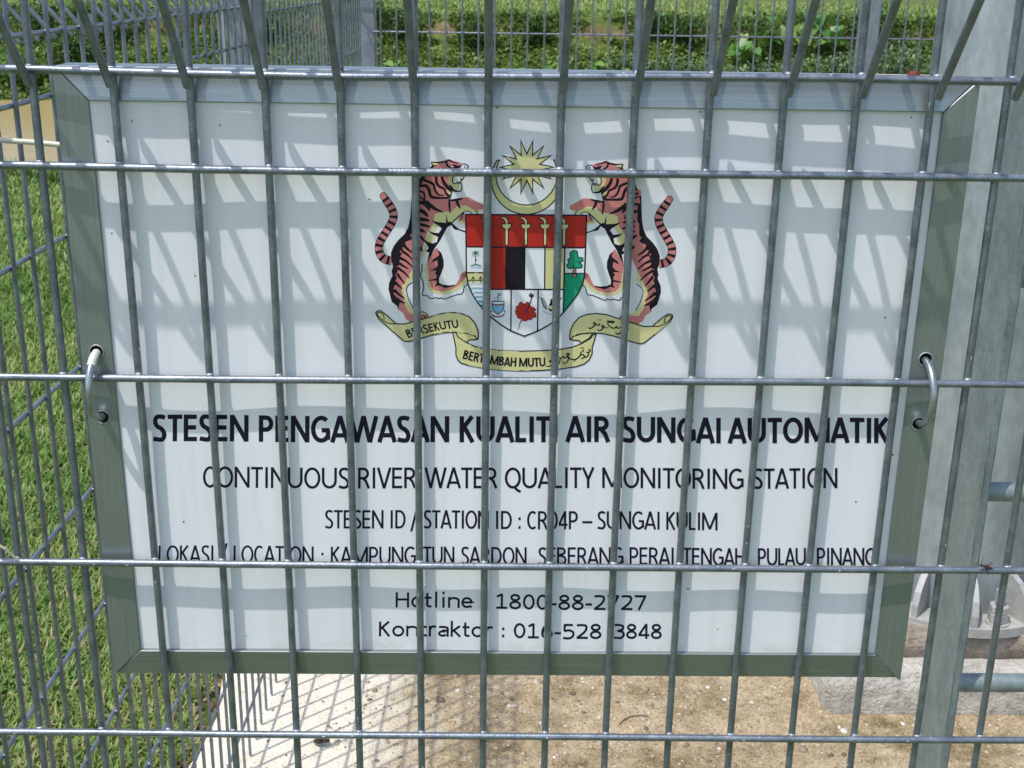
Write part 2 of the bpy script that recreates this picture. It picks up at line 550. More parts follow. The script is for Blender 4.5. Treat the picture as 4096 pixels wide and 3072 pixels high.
# front fence: uprights every 50 mm with the small errors the real one has
XERR = {-1: -0.0019, 0: -0.0029, 1: 0.0007, 2: 0.0016, 3: 0.0014, 4: 0.0014, 5: 0.0011, 6: 0.0005, 7: -0.0001, 8: -0.0009, 9: -0.0006, 10: -0.0006, 11: -0.0012, 12: -0.0010, 13: 0.0, 14: 0.0008}
front = thing('mesh_fence_panel', 'galvanised roll-top wire mesh fence panel in front of the white sign', 'fence', (0, 0, GZ))
um = upright_mesh('upright_wire', GZ)
for i in range(-2, 40):
    o = link('upright_wire', upright_mesh('upright_wire', GZ, 12, -0.0068 - 0.0070 * min(1, max(0, i / 13))), M_WIRE, front)
    o.location = (0.05 * (i - 6.5) + XERR.get(i, 0), 0, -GZ)
    o.rotation_euler = (0, RNG.normal(0, 0.0006), 0)
BEND = {0.214: [0.0008, 0.0005, -0.001, -0.0015, 0.0, 0.0016, 0.0023, 0.0018], 0.15: [0.001, 0.0009, -0.0003, -0.0007, 0, 0.0004, 0.0007, 0.0007],
        0.0: [-0.0007, -0.0008, -0.001, -0.0008, 0, 0.0006, 0.0012, 0.001], -0.15: [0.0018, 0.0016, 0.001, 0.0007, 0.0006, 0.0005, 0.0003, 0.0003],
        -0.30: [0.0016, 0.0012, 0, -0.0003, -0.0006, -0.001, -0.0018, -0.0022]}
X0 = -0.435
for z in RAILS + [0.3005, 0.2995]:
    zc = CAM[2] + (z - CAM[2]) * (1 - 0.0043) if z < 0.25 else z
    be = BEND.get(z)
    # bends are known over the 0.75 m in view; the rest of the rail carries on
    if be is None:
        bends = [0.0006 * math.sin(3 * i + z * 40) for i in range(10)]
    else:
        bends = be + [be[-1] * 0.7, be[-1] * 0.4, 0]
    b = MB()
    stepx = 0.75 / 7
    bow = (lambda q: -0.0075 * min(1, max(0, (q + 0.33) / 0.66))) if z == 0.214 else (lambda q: 0.0)
    pts = [(X0 + (stepx * i if i < 8 else 0.75 + (i - 7) * 0.38), 0, bends[min(i, len(bends) - 1)]) for i in range(len(bends))]
    pts = [(q[0], bow(q[0]), q[2]) for q in pts]
    b.tube(pts, WR, 12)
    me = b.mesh('rail_wire', True)
    flat_tops(me, 1.0)
    o = link('rail_wire', me, M_WIRE, front)
    yy = H_OFF
    if z == 0.3005:
        yy = -0.0725
        zc = 0.3005
    elif z == 0.2995:
        yy = -0.0040
        zc = 0.2975
    o.location = (0, yy, zc - GZ)
wb = MB()
rw = random.Random(3)
for i in range(-1, 17):
    for z in RAILS[:6]:
        zc = CAM[2] + (z - CAM[2]) * (1 - 0.0043)
        be = BEND.get(z, [0] * 8)
        xx = 0.05 * (i - 6.5) + XERR.get(i, 0)
        zb = float(np.interp(xx, [X0 + 0.75 / 7 * k for k in range(8)], be))
        sgn = 1
        yb = -0.0075 * min(1, max(0, (xx + 0.33) / 0.66)) if z == 0.214 else 0.0
        wb.ball((xx + rw.uniform(-.0004, .0004), -0.0014 + yb * 0.7, zc + zb + 0.0022 - GZ), (rw.uniform(0.0026, 0.0034), 0.0024, rw.uniform(0.0012, 0.0021)), 8, 5, 0, 0.15, rw)
        wb.ball((xx + rw.uniform(-.0004, .0004), -0.0012 + yb * 0.7, zc + zb - 0.0022 - GZ), (rw.uniform(0.0026, 0.0031), 0.0022, rw.uniform(0.0008, 0.0016)), 8, 5, 0, 0.15, rw)
w = wb.build('weld_beads', M_WELD, front, True)
w['kind'] = 'stuff'
db = MB()
for k in range(46):
    z = rw.choice(RAILS[:5])
    xx = rw.uniform(-0.42, 0.42)
    zc = CAM[2] + (z - CAM[2]) * (1 - 0.0043)
    zb = float(np.interp(xx, [X0 + 0.75 / 7 * q for q in range(8)], BEND[z]))
    yb = -0.0075 * min(1, max(0, (xx + 0.33) / 0.66)) if z == 0.214 else 0.0
    a = rw.uniform(-0.4, 1.4)
    db.ball((xx, H_OFF + yb - 0.0025 * math.cos(a), zc + zb + 0.0025 * math.sin(a) - GZ), (rw.uniform(0.0006, 0.0022), 0.0006, rw.uniform(0.0004, 0.0010)), 7, 4, 0, 0.3, rw)
for k in range(30):
    i = rw.randint(-1, 14)
    a = rw.uniform(-1.2, 1.2)
    db.ball((0.05 * (i - 6.5) + XERR.get(i, 0) + 0.0026 * math.sin(a), -0.0026 * math.cos(a), rw.uniform(-0.36, 0.2) - GZ), (0.0006, 0.0006, rw.uniform(0.0008, 0.0035)), 6, 4, 0, 0.3, rw)
d_ = db.build('zinc_drips', M_WELD, front, True)
d_['kind'] = 'stuff'

def fence_panel(label, x0, length, loc, rz, dz, bottom, phase=0.025, sides=8):
    t = thing('mesh_fence_panel', label, 'fence', (loc[0], loc[1], GZ), rz)
    me = upright_mesh('upright_wire', bottom, sides)
    k = 0
    while phase + 0.05 * k < length:
        o = link('upright_wire', me, M_WIRE, t)
        o.location = (x0 + phase + 0.05 * k + RNG.normal(0, 0.0008), 0, dz - GZ)
        o.rotation_euler = (0, RNG.normal(0, 0.0012), 0)
        k += 1
    rm = rail_mesh('rail_wire', length, None, sides)
    for z in RAILS:
        o = link('rail_wire', rm, M_WIRE, t)
        o.location = (x0, H_OFF, z + dz - GZ)
    for y, z in ((-0.0725, 0.3005), (-0.0040, 0.2975)):
        o = link('rail_wire', rm, M_WIRE, t)
        o.location = (x0, y, z + dz - GZ)
    b = MB()
    for q in range(k):
        for z in RAILS:
            b.ball((x0 + phase + 0.05 * q, -0.001, z + dz - GZ + 0.0018), (0.0028, 0.0024, 0.0014), 5, 3)
    w = b.build('weld_beads', M_WELD, t, True)
    w['kind'] = 'stuff'
    return t
# side fence: plane x = -0.497 + 0.022 y, local x runs towards the camera
SIDE_RZ = -math.pi / 2 - math.atan(0.022)
def side_x(y):
    return -0.497 + 0.022 * y
# uprights measured at y = 0.29 + 0.05 k
fence_panel('galvanised roll-top mesh fence panel beside the grass, nearer the front corner', 0, 1.42, (side_x(1.44) + 0.004, 1.44, 0), SIDE_RZ, 0.0, GZ + 0.004, 0.012)
fence_panel('galvanised roll-top mesh fence panel beyond the square middle post, seen edge-on', 0, 1.52, (side_x(3.02) + 0.004, 3.02, 0), SIDE_RZ, 0.05, GZ - 0.05 + 0.004, 0.03)
fence_panel('far galvanised roll-top mesh fence panel facing the river, between the two back posts', -1.52, 1.52, (1.09, 3.05, 0), math.pi, 0.10, GZ - 0.10 + 0.004, 0.02)
# the back panel: local x must run from the left post to the right post with its roll pointing away (+y)
backs = [o for o in COL.objects if o.get('label', '').startswith('far galvanised')]
backs[0].location = (1.10, 3.05, GZ)
for ch in backs[0].children:
    ch.location.x += 1.52 if ch.location.x < -0.001 or ch.name.startswith('weld') else 0
fence_panel('far galvanised mesh fence panel right of the back post, partly behind the pole', 0, 1.1, (2.27, 3.05, 0), math.pi, 0.10, GZ - 0.10 + 0.004, 0.03)

def fence_post(label, x, y, w, top, strip=None):
    t = thing('fence_post', label, 'post', (x, y, GZ), 0, 'square posts of the mesh fence')
    bm = bmesh.new()
    bmesh.ops.create_cube(bm, size=1)
    for v in bm.verts:
        v.co = Vector((v.co.x * w, v.co.y * w, (v.co.z + 0.5) * (top - GZ)))
    bmesh.ops.bevel(bm, geom=[e for e in bm.edges if abs(e.verts[0].co.z - e.verts[1].co.z) > 0.1], offset=0.004, segments=3, affect='EDGES')
    link('shaft', bm_mesh('shaft', bm), M_POST, t)
    b = MB()
    b.box((-w / 2 - 0.003, -w / 2 - 0.003, top - GZ - 0.001), (w / 2 + 0.003, w / 2 + 0.003, top - GZ + 0.004))
    b.build('cap', M_POST, t)
    if strip:
        b = MB()
        b.box((strip[0], strip[1], 0.03), (strip[0] + 0.012, strip[1] + 0.006, top - GZ - 0.03))
        b.build('clamp_strip', M_WELD, t)
    return t
fence_post('square galvanised post halfway along the side fence by the grass', -0.480, 1.488, 0.05, 0.42, (-0.0400, -0.030))
fence_post('square galvanised corner post where the side fence meets the river fence', -0.409, 3.075, 0.046, 0.50)
fence_post('square galvanised post of the river fence next to the thick pole', 1.135, 3.08, 0.055, 0.50)
fence_post('square galvanised front corner post at the grass end of the sign fence', -0.475, 0.035, 0.05, 0.34)

# ------------------------------------------------------------------ the sign
SX0, SX1, SZ0, SZ1 = -0.3153, 0.3072, -0.2487, 0.2165
FW = 0.0222
YP = 0.0068                                         # face of the panel
sign = thing('sign_board', 'white notice board in an aluminium frame with a tiger crest, hung behind the mesh', 'sign', (0, 0, SZ0))
def wave(x, z):
    return 0.0009 * math.sin(x * 24 + 0.9) * math.cos(z * 7 - 0.4) + 0.0005 * math.sin(x * 41 - 1.0 + z * 9) + 0.0005 * math.cos(z * 19 + x * 6) - 0.0014 * (0.5 - x / 0.6) * min(1, max(0, (z + 0.05) / 0.25))
FY_OUT, FY_IN, FY_BACK = 0.0078, 0.0031, 0.036
def rail_prism(side):
    L, R, B, T = SX0, SX1, SZ0, SZ1
    li, ri, bi, ti = L + FW, R - FW, B + FW, T - FW
    g = 0.00025                                     # hairline gap at the mitres
    if side == 'top':
        o = [(L + g, T), (R - g, T)]
        i = [(li + g, ti), (ri - g, ti)]
    elif side == 'bottom':
        o = [(R - g, B), (L + g, B)]
        i = [(ri - g, bi), (li + g, bi)]
    elif side == 'left':
        o = [(L, B + g), (L, T - g)]
        i = [(li, bi + g), (li, ti - g)]
    else:
        o = [(R, T - g), (R, B - 0.0022)]
        i = [(ri, ti - g), (ri, bi + g)]
    yo, yi = {'top': (0.0078, 0.0031), 'bottom': (0.0060, 0.0031)}.get(side, (0.0032, 0.0046))
    V = []
    for (ox, oz), (ix, iz) in zip(o, i):
        V += [(ox, yo, oz), (ix, yi, iz), (ix, FY_BACK, iz), (ox, FY_BACK, oz)]
    Fc = [(0, 1, 5, 4), (1, 2, 6, 5), (2, 3, 7, 6), (3, 0, 4, 7), (0, 3, 2, 1), (4, 5, 6, 7)]
    bm = bmesh.new()
    vv = [bm.verts.new(Vector(v) - Vector((0, 0, SZ0))) for v in V]
    for f in Fc:
        bm.faces.new([vv[k] for k in f])
    bmesh.ops.recalc_face_normals(bm, faces=bm.faces)
    bmesh.ops.bevel(bm, geom=list(bm.edges), offset=0.0005, segments=1, affect='EDGES')
    return bm
HOLES = {'left': [(-0.3042, 0.0175), (-0.3044, -0.0325)], 'right': [(0.2944, 0.0181), (0.2953, -0.0317)]}
def bool_cut(me, cutters):
    o = bpy.data.objects.new('tmp_rail', me)
    COL.objects.link(o)
    cs = []
    for c in cutters:
        m = o.modifiers.new('b', 'BOOLEAN')
        co = bpy.data.objects.new('tmp_cut', c)
        COL.objects.link(co)
        m.object = co
        m.operation = 'DIFFERENCE'
        m.solver = 'EXACT'
        cs.append(co)
    dg = bpy.context.evaluated_depsgraph_get()
    out = bpy.data.meshes.new_from_object(o.evaluated_get(dg))
    for q in cs + [o]:
        bpy.data.objects.remove(q, do_unlink=True)
    return out
for side in ('top', 'bottom', 'left', 'right'):
    me = bm_mesh('frame_rail', rail_prism(side))
    if side in HOLES:
        cut = []
        for hx, hz in HOLES[side]:
            b = MB()
            b.cyl((hx, -0.01, hz - SZ0), (hx, 0.028, hz - SZ0), 0.0048, 24)
            cm = b.mesh('cut')
            bmx = bmesh.new()
            bmx.from_mesh(cm)
            bmesh.ops.recalc_face_normals(bmx, faces=bmx.faces)
            bmx.to_mesh(cm)
            bmx.free()
            cut.append(cm)
        me = bool_cut(me, cut)
        me.materials.clear()
    o = link('frame_rail', me, M_ALU_H if side in ('top', 'bottom') else M_ALU_V, sign)
    if side in HOLES:
        for hx, hz in HOLES[side]:                    # raised burr round each drilled hole
            b = MB()
            pts = []
            rr = random.Random(int(hx * 1e4) + int(hz * 1e4))
            for k in range(25):
                a = 2 * math.pi * k / 24
                r = 0.0050
                pts.append((hx + r * math.cos(a), 0.0038 + 0.0001 * rr.random(), hz + r * math.sin(a) - SZ0))
            b.tube(pts, [0.00035 + 0.0003 * rr.random() for _ in pts], 6, False)
            b.build('hole_burr', M_WELD, sign, True)
# rusty screw on the top rail, with the stain it has left
sp = on_y(3655, 292, 0.016)
b = MB()
b.cyl((sp[0], 0.016, SZ1 - SZ0), (sp[0], 0.016, SZ1 - SZ0 + 0.0022), 0.0042, 16)
b.ball((sp[0], 0.016, SZ1 - SZ0 + 0.0022), (0.0040, 0.0040, 0.0018), 14, 6)
M_RUST = plain('rust', (0.15, 0.030, 0.015), 0.7)
o = b.build('screw_head', M_RUST, sign, True)
o['label'] = 'rust red screw head on the top rail'
m, nt, p = new_mat('rust_stain')
v = coords(nt, 'Object')
nz = noise(nt, v, 130, 4, 0.6)
nt.links.new(ramp(nt, nz, [(0.3, (0.50, 0.24, 0.10)), (0.6, (0.66, 0.52, 0.36))]), p.inputs['Base Color'])
p.inputs['Roughness'].default_value = 0.6
M_STAIN = m
V = []
for k in range(28):
    a = 2 * math.pi * k / 28
    r = 1 + 0.18 * math.sin(3 * a + 1) + 0.1 * math.sin(7 * a)
    V.append((sp[0] + 0.030 * r * math.cos(a), 0.0185 + 0.0105 * r * math.sin(a), SZ1 - SZ0 + 0.00025))
mo = link('rust_stain', mesh_of('rust_stain', V, [tuple(range(28))]), M_STAIN, sign)

# panel with the slight waviness that bends the shadows in the photograph
nxp, nzp = 60, 44
V, Fc = [], []
for j in range(nzp + 1):
    for i in range(nxp + 1):
        x = SX0 + 0.02 + (SX1 - SX0 - 0.04) * i / nxp
        z = SZ0 + 0.02 + (SZ1 - SZ0 - 0.04) * j / nzp
        V.append((x, YP + wave(x, z), z - SZ0))
for j in range(nzp):
    for i in range(nxp):
        a = j * (nxp + 1) + i
        Fc.append((a, a + 1, a + nxp + 2, a + nxp + 1))
panel = link('face_panel', mesh_of('face_panel', V, Fc, True), M_PANEL, sign)

# ---- printing on the panel
LAYER = [0]
MID_PX = 2101.5
MID_X = float(on_y(2100.0, 1150.0, YP)[0])
class Print:
    def __init__(s, mirror=False):
        s.v, s.f, s.m = [], [], []
        s.mirror = mirror
    def put(s, V2, Fc, ink):
        """V2: list of (x, z) on the panel"""
        LAYER[0] += 1
        off = 0.00005 + LAYER[0] * 1.8e-6
        b = len(s.v)
        for x, z in V2:
            if s.mirror:
                x = 2 * MID_X - x
            s.v.append((x, YP + wave(x, z) - off, z - SZ0))
        for f in Fc:
            f = tuple(b + i for i in f)
            s.f.append(f[::-1] if s.mirror else f)
            s.m.append(INK_IX[ink])
    def px(s, pts):
        return [(float(q[0]), float(q[2])) for q in (on_y(a, c, YP) for a, c in pts)]
    def fill(s, pts, ink, smooth=0, closed=True):
        pts = smooth_pts(pts, smooth, True) if smooth else pts
        P = s.px(pts)
        bm = bmesh.new()
        vs_ = [bm.verts.new((x, z, 0)) for x, z in P]
        try:
            f = bm.faces.new(vs_)
        except Exception:
            bm.free()
            return
        bmesh.ops.triangulate(bm, faces=[f])
        for _ in range(7):
            long_e = [e for e in bm.edges if e.calc_length() > 0.0055]
            if not long_e:
                break
            bmesh.ops.subdivide_edges(bm, edges=long_e, cuts=1)
            bmesh.ops.triangulate(bm, faces=bm.faces)
        bm.verts.index_update()
        s.put([(v.co.x, v.co.y) for v in bm.verts], [tuple(v.index for v in f.verts) for f in bm.faces], ink)
        bm.free()
    def stroke(s, pts, w, ink='navy', w2=None, smooth=3, closed=False):
        """w in photo pixels; tapers to w2"""
        w = w * 1.35 if w < 4.5 else w
        pts = smooth_pts(pts, smooth, closed) if smooth else list(pts)
        if closed:
            pts = pts + [pts[0]]
        n = len(pts)
        if n < 2:
            return
        A = np.array(pts, float)
        D = A[1:] - A[:-1]
        D /= np.maximum(np.linalg.norm(D, axis=1), 1e-6)[:, None]
        S_ = np.c_[-D[:, 1], D[:, 0]]
        prev = np.vstack([S_[-1:] if closed else S_[:1], S_])
        nxt = np.vstack([S_, S_[:1] if closed else S_[-1:]])
        N = prev + nxt
        N /= np.maximum(np.linalg.norm(N, axis=1), 1e-6)[:, None]
        N /= np.maximum((N * prev).sum(1), 0.30)[:, None]
        if w2 is None:
            ww = np.full(n, w)
        elif hasattr(w2, '__len__'):
            ww = np.interp(np.linspace(0, 1, n), np.linspace(0, 1, len(w2)), w2) * w
        else:
            ww = np.linspace(w, w2, n)
        Lp = s.px(A + N * ww[:, None] / 2)
        Rp = s.px(A - N * ww[:, None] / 2)
        s.put(Lp + Rp, [(i, i + 1, n + i + 1, n + i) for i in range(n - 1)], ink)
    def dot(s, c, r, ink='navy', n=14):
        s.fill([(c[0] + r * math.cos(2 * math.pi * k / n), c[1] + r * math.sin(2 * math.pi * k / n)) for k in range(n)], ink)
    def outlined(s, pts, ink, w, smooth=0, line='navy'):
        s.fill(pts, ink, smooth)
        s.stroke(pts, w, line, None, max(smooth, 0), True)
    def build(s, name, parent):
        me = mesh_of(name, s.v, s.f)
        me.polygons.foreach_set('material_index', s.m)
        o = link(name, me, INK_LIST, parent)
        return o
def smooth_pts(pts, k, closed):
    if k <= 1 or len(pts) < 3:
        return list(pts)
    P = [np.array(p, float) for p in pts]
    n = len(P)
    out = []
    rng = range(n) if closed else range(n - 1)
    for i in rng:
        p0 = P[(i - 1) % n] if closed or i > 0 else P[0]
        p1 = P[i]
        p2 = P[(i + 1) % n]
        p3 = P[(i + 2) % n] if closed or i + 2 < n else P[-1]
        for j in range(k):
            t = j / k
            out.append(tuple(0.5 * ((2 * p1) + (-p0 + p2) * t + (2 * p0 - 5 * p1 + 4 * p2 - p3) * t * t + (-p0 + 3 * p1 - 3 * p2 + p3) * t ** 3)))
    if not closed:
        out.append(tuple(P[-1]))
    return out
def frame_fn(x0, y0, s):
    return lambda *a: [(x0 + u * s, y0 + v * s) for u, v in a]
ZA = frame_fn(1450, 520, .27125)
ZB = frame_fn(2050, 520, .31646)
ZC = frame_fn(1450, 970, .31949)
ZD = frame_fn(2050, 970, .31949)
ZE = frame_fn(1850, 820, .34965)
ZF = frame_fn(1920, 1130, .16275)
ZG = frame_fn(1480, 750, .36176)
ZH = frame_fn(1650, 600, .15068)
ZI = frame_fn(1800, 1200, .28029)

crest = bpy.data.objects.new('crest', None)
COL.objects.link(crest)
crest.empty_display_size = 0.02
crest.parent = sign
crest['label'] = 'coat of arms with two tigers, shield, star, crescent and scroll'

def draw_tiger(mirror):
    LAYER[0] = 0
    t = Print(mirror)
    K = 'black'
    # tail
    tail = smooth_pts(ZG((150, 88), (190, 150), (235, 220), (262, 290), (252, 360), (210, 440), (155, 525), (112, 605), (100, 665), (112, 730), (155, 785), (245, 812)), 6, False)
    t.stroke(tail, 34, 'navy', [0.86, 1, 1, 1, 1, 1, 1, 1, 1.05], 0)
    t.dot(tail[0], 15.2, 'navy')
    t.stroke(tail, 29.5, 'pink', [0.84, 1, 1, 1, 1, 1, 1, 1, 1.06], 0)
    t.dot(tail[0], 13.0, 'pink')
    A = np.array(tail)
    d = np.r_[0, np.cumsum(np.linalg.norm(np.diff(A, axis=0), axis=1))]
    for q in np.linspace(0.055, 0.95, 12):
        s0 = d[-1] * q
        seg = [(np.interp(s0 + e, d, A[:, 0]), np.interp(s0 + e, d, A[:, 1])) for e in (-5.6, -2, 2, 5.6)]
        t.stroke(seg, 31, K, None, 0)
    # body
    t.fill(ZG((470, 0), (560, -40), (700, 60), (880, 115), (890, 130), (1025, 105), (1100, 105), (1161, 140), (1250, 190), (1250, 232), (1160, 270), (1060, 195), (960, 205), (890, 285), (800, 265), (725, 290), (700, 400), (640, 480), (615, 560), (590, 640), (560, 720), (480, 880), (440, 950), (400, 1030), (360, 1080), (350, 1150), (375, 1220), (370, 1260), (400, 1330), (440, 1390), (560, 1400), (640, 1400), (645, 1430), (560, 1465), (450, 1490), (395, 1450), (365, 1385), (310, 1345), (300, 1310), (240, 1260), (220, 1180), (205, 1120), (212, 1050), (250, 970), (240, 930), (255, 870), (235, 800), (232, 720), (265, 640), (320, 570), (385, 510), (425, 430), (445, 330), (456, 200)), 'pink')
    t.fill(ZG((800, 265), (720, 290), (700, 400), (660, 450), (640, 520), (610, 570), (620, 620), (590, 680), (560, 720), (560, 800), (600, 740), (640, 640), (690, 600), (720, 560), (668, 540), (690, 505), (735, 450), (760, 395), (845, 375), (905, 380), (980, 300), (1060, 255), (1180, 285), (1250, 232), (1160, 250), (1060, 195), (980, 200), (900, 260)), 'yellow')
    t.fill(ZG((440, 950), (480, 880), (482, 1000), (440, 1035), (402, 1080), (385, 1150), (408, 1230), (440, 1310), (500, 1365), (570, 1375), (600, 1385), (560, 1400), (440, 1390), (400, 1330), (370, 1260), (375, 1220), (350, 1150), (360, 1080), (400, 1030)), 'yellow')
    # raised hind leg
    t.fill(ZG((630, 830), (640, 900), (650, 1000), (670, 1090), (720, 1135), (800, 1150), (900, 1130), (980, 1080), (1065, 990), (1080, 1030), (1000, 1110), (910, 1160), (800, 1180), (700, 1165), (640, 1110), (620, 1000), (600, 900)), 'yellow')
    t.fill(ZG((735, 660), (790, 720), (815, 800), (815, 870), (790, 940), (765, 1000), (765, 1050), (800, 1070), (880, 1080), (950, 1070), (985, 1010), (1010, 950), (1060, 915), (1065, 990), (980, 1080), (900, 1130), (800, 1150), (720, 1135), (670, 1090), (650, 1000), (640, 900), (630, 830), (680, 740)), 'pink')
    t.fill(ZG((745, 690), (790, 720), (815, 800), (815, 870), (790, 940), (765, 1000), (765, 1050), (800, 1070), (880, 1080), (950, 1070), (930, 1090), (880, 1100), (830, 1110), (790, 1090), (760, 1080), (715, 1095), (740, 1050), (735, 1025), (645, 1030), (650, 1020), (735, 1000), (740, 970), (720, 950), (735, 915), (655, 915), (720, 890), (750, 860), (745, 800), (680, 830), (700, 790), (760, 750), (765, 730)), K)
    t.stroke(ZG((1020, 960), (1060, 950)), 2.5, K, None, 0)
    t.stroke(ZG((1025, 985), (1062, 972)), 2.5, K, None, 0)
    # dark belly with the ribs running up to the chest
    t.fill(ZG((675, 355), (750, 378), (842, 385), (840, 285), (862, 372), (905, 378), (975, 310), (1030, 268), (1055, 290), (1010, 300), (905, 395), (900, 410), (855, 435), (820, 500), (770, 590), (720, 660), (680, 740), (632, 830), (650, 740), (655, 715), (615, 700), (650, 670), (640, 640), (600, 590), (570, 545), (640, 595), (690, 615), (740, 600), (755, 540), (700, 520), (640, 475), (710, 495), (760, 500), (795, 450), (770, 425), (720, 395)), K)
    # spine
    t.fill(ZG((462, 60), (456, 200), (445, 330), (425, 430), (385, 510), (320, 570), (265, 640), (232, 720), (235, 800), (255, 870), (240, 930), (250, 970), (212, 1050), (205, 1120), (220, 1180), (240, 1260), (300, 1310), (310, 1345), (330, 1270), (285, 1220), (300, 1215), (260, 1170), (275, 1150), (260, 1110), (290, 1050), (265, 1040), (300, 1000), (280, 960), (310, 930), (290, 870), (320, 860), (300, 810), (330, 800), (320, 765), (355, 740), (330, 700), (370, 690), (360, 660), (400, 640), (390, 600), (440, 580), (470, 560), (440, 520), (470, 500), (475, 380), (500, 330), (500, 200), (505, 60)), K)
    for pts in (((350, 700), (410, 735), (475, 800)), ((320, 770), (400, 810), (475, 880)), ((300, 820), (370, 865), (425, 895)), ((295, 880), (370, 930), (440, 1000)), ((300, 950), (340, 1005), (385, 1062)), ((265, 1040), (315, 1080), (357, 1122)), ((265, 1130), (320, 1180), (382, 1222)), ((290, 1225), (340, 1258), (388, 1276)), ((380, 640), (430, 690), (480, 720))):
        t.stroke(ZG(*pts), 14, K, 4)
    for pts, w in ((((520, 345), (600, 350), (660, 362)), 11), (((520, 395), (610, 415), (668, 432)), 9), (((520, 450), (575, 472), (612, 490)), 9), (((500, 225), (600, 270), (642, 320)), 12), (((500, 145), (600, 170), (640, 210), (662, 257)), 12), (((500, 30), (580, 100), (640, 170), (720, 230), (808, 268)), 13), (((500, 500), (560, 540), (600, 592)), 9), (((520, 620), (560, 660), (575, 705)), 9)):
        t.stroke(ZG(*pts), w * 1.2, K, [0.8, 1.15, 1, 0.3])
    # lower fore-arm
    t.fill(ZG((975, 345), (1000, 305), (1060, 295), (1060, 375), (1000, 360)), 'pink')
    t.fill(ZG((945, 365), (975, 345), (1000, 360), (1060, 375), (1060, 405), (990, 385)), 'yellow')
    t.stroke(ZG((905, 395), (940, 440), (985, 460), (1060, 488)), 5, K, [1, 2.6, 1, 1])
    t.stroke(ZG((1025, 300), (1010, 335), (990, 370)), 6, K, 2)
    t.stroke(ZG((1020, 275), (1062, 255), (1110, 268), (1132, 292)), 2.4, K)
    t.stroke(ZG((1165, 245), (1185, 268), (1190, 292)), 2.6, K)
    # neck and head
    t.fill(ZH((420, 520), (540, 400), (510, 297), (700, 300), (860, 265), (945, 220), (1080, 272), (1200, 297), (1330, 362), (1270, 470), (1100, 500), (1000, 560), (940, 720), (940, 800), (990, 910), (1040, 1090), (1010, 1200), (985, 1310), (600, 1330), (0, 1330), (60, 1100), (165, 950), (215, 790), (300, 650)), 'pink')
    t.fill(ZH((940, 720), (1000, 600), (1090, 640), (1065, 740), (1065, 810), (1100, 890), (1210, 910), (1245, 1000), (1180, 1050), (1100, 1040), (990, 910), (940, 800)), 'yellow')
    t.fill(ZH((905, 1045), (990, 1040), (1035, 1105), (1005, 1200), (940, 1170)), 'yellow')
    t.fill(ZH((525, 320), (700, 330), (650, 390), (560, 402)), 'yellow')
    t.fill(ZH((1330, 362), (1270, 470), (1100, 500), (1000, 600), (1090, 640), (1200, 560), (1430, 540), (1435, 500), (1480, 410), (1385, 358)), 'white')
    for pts, w, tp in ((((100, 980), (330, 930), (430, 1020), (480, 1200), (560, 1250), (760, 1260), (970, 1262)), 10.5, [0.8, 1.1, 1, 1, 0.8, 0.7]),
                       (((250, 760), (430, 830), (560, 900), (590, 1010), (650, 1130), (740, 1190), (850, 1185)), 8, [1.2, 1.2, 1, 0.9, 0.3]),
                       (((630, 690), (640, 850), (720, 960), (840, 1020), (890, 1130), (990, 1230)), 9, [1.1, 1.1, 0.9, 0.8, 1.2]),
                       (((780, 690), (830, 840), (900, 940), (1000, 1040), (1060, 1090)), 11, [0.9, 1.1, 1.2, 0.9]),
                       (((990, 910), (1060, 1020), (1130, 1075), (1280, 1083)), 6, [0.8, 1.4, 1.2, 0.5]),
                       (((60, 1080), (270, 1100), (320, 1180), (320, 1300), (360, 1390)), 7, [1, 1, 1, 1]),
                       (((60, 1150), (240, 1260), (320, 1340)), 6, [1, 1, 0.6]),
                       (((985, 1310), (980, 1450), (1000, 1660)), 7, [1, 1.1, 0.6]),
                       (((985, 1325), (1160, 1310), (1335, 1270)), 7, [0.6, 1.3, 0.6]),
                       (((1180, 1330), (1210, 1440), (1275, 1540)), 9, [1.2, 1, 0.5]),
                       (((510, 302), (700, 322), (900, 290), (980, 262), (1080, 310), (1220, 352)), 5, [0.6, 1.2, 1.2, 1, 0.5]),
                       (((890, 300), (930, 400), (1010, 455)), 7, [1, 1, 0.8]),
                       (((560, 405), (480, 490), (300, 690), (230, 800), (150, 950)), 11, [0.6, 0.9, 1.2, 1.2])):
        t.stroke(ZH(*pts), w * 1.15, K, tp)
    t.fill(ZH((1000, 420), (1050, 380), (1120, 375), (1230, 410), (1330, 370), (1270, 460), (1150, 490), (1050, 460)), K)
    t.fill(ZH((1012, 420), (1060, 402), (1082, 430), (1112, 446), (1060, 440)), 'white')
    for pts in (((510, 297), (520, 370), (560, 405), (640, 400)), ((1330, 365), (1385, 360), (1480, 410), (1440, 490), (1425, 560), (1350, 735), (1290, 795), (1285, 720)), ((1100, 640), (1070, 740), (1060, 800), (1090, 875), (1150, 880), (1200, 842), (1230, 890), (1270, 830), (1305, 890), (1315, 1000), (1280, 1085)), ((1040, 1100), (1005, 1230), (985, 1320)), ((1385, 410), (1395, 465)), ((1100, 520), (1220, 505), (1320, 520))):
        t.stroke(ZH(*pts), 3.2, K, None, 2)
    # white fur edges
    t.stroke(ZG((577, 840), (575, 920), (560, 970), (590, 1050), (592, 1120), (580, 1185), (640, 1195), (660, 1225), (735, 1215), (760, 1225), (800, 1215), (825, 1230), (960, 1180), (1020, 1170), (1045, 1090), (1085, 1065)), 2.6, K)
    t.stroke(ZG((480, 1340), (430, 1240), (408, 1160), (405, 1110), (430, 1070), (478, 1040)), 2.6, K)
    t.stroke(ZG((560, 1372), (610, 1380), (652, 1420)), 2.6, K)
    t.stroke(ZG((585, 1410), (620, 1430)), 3, K)
    o = t.build('tiger', crest)
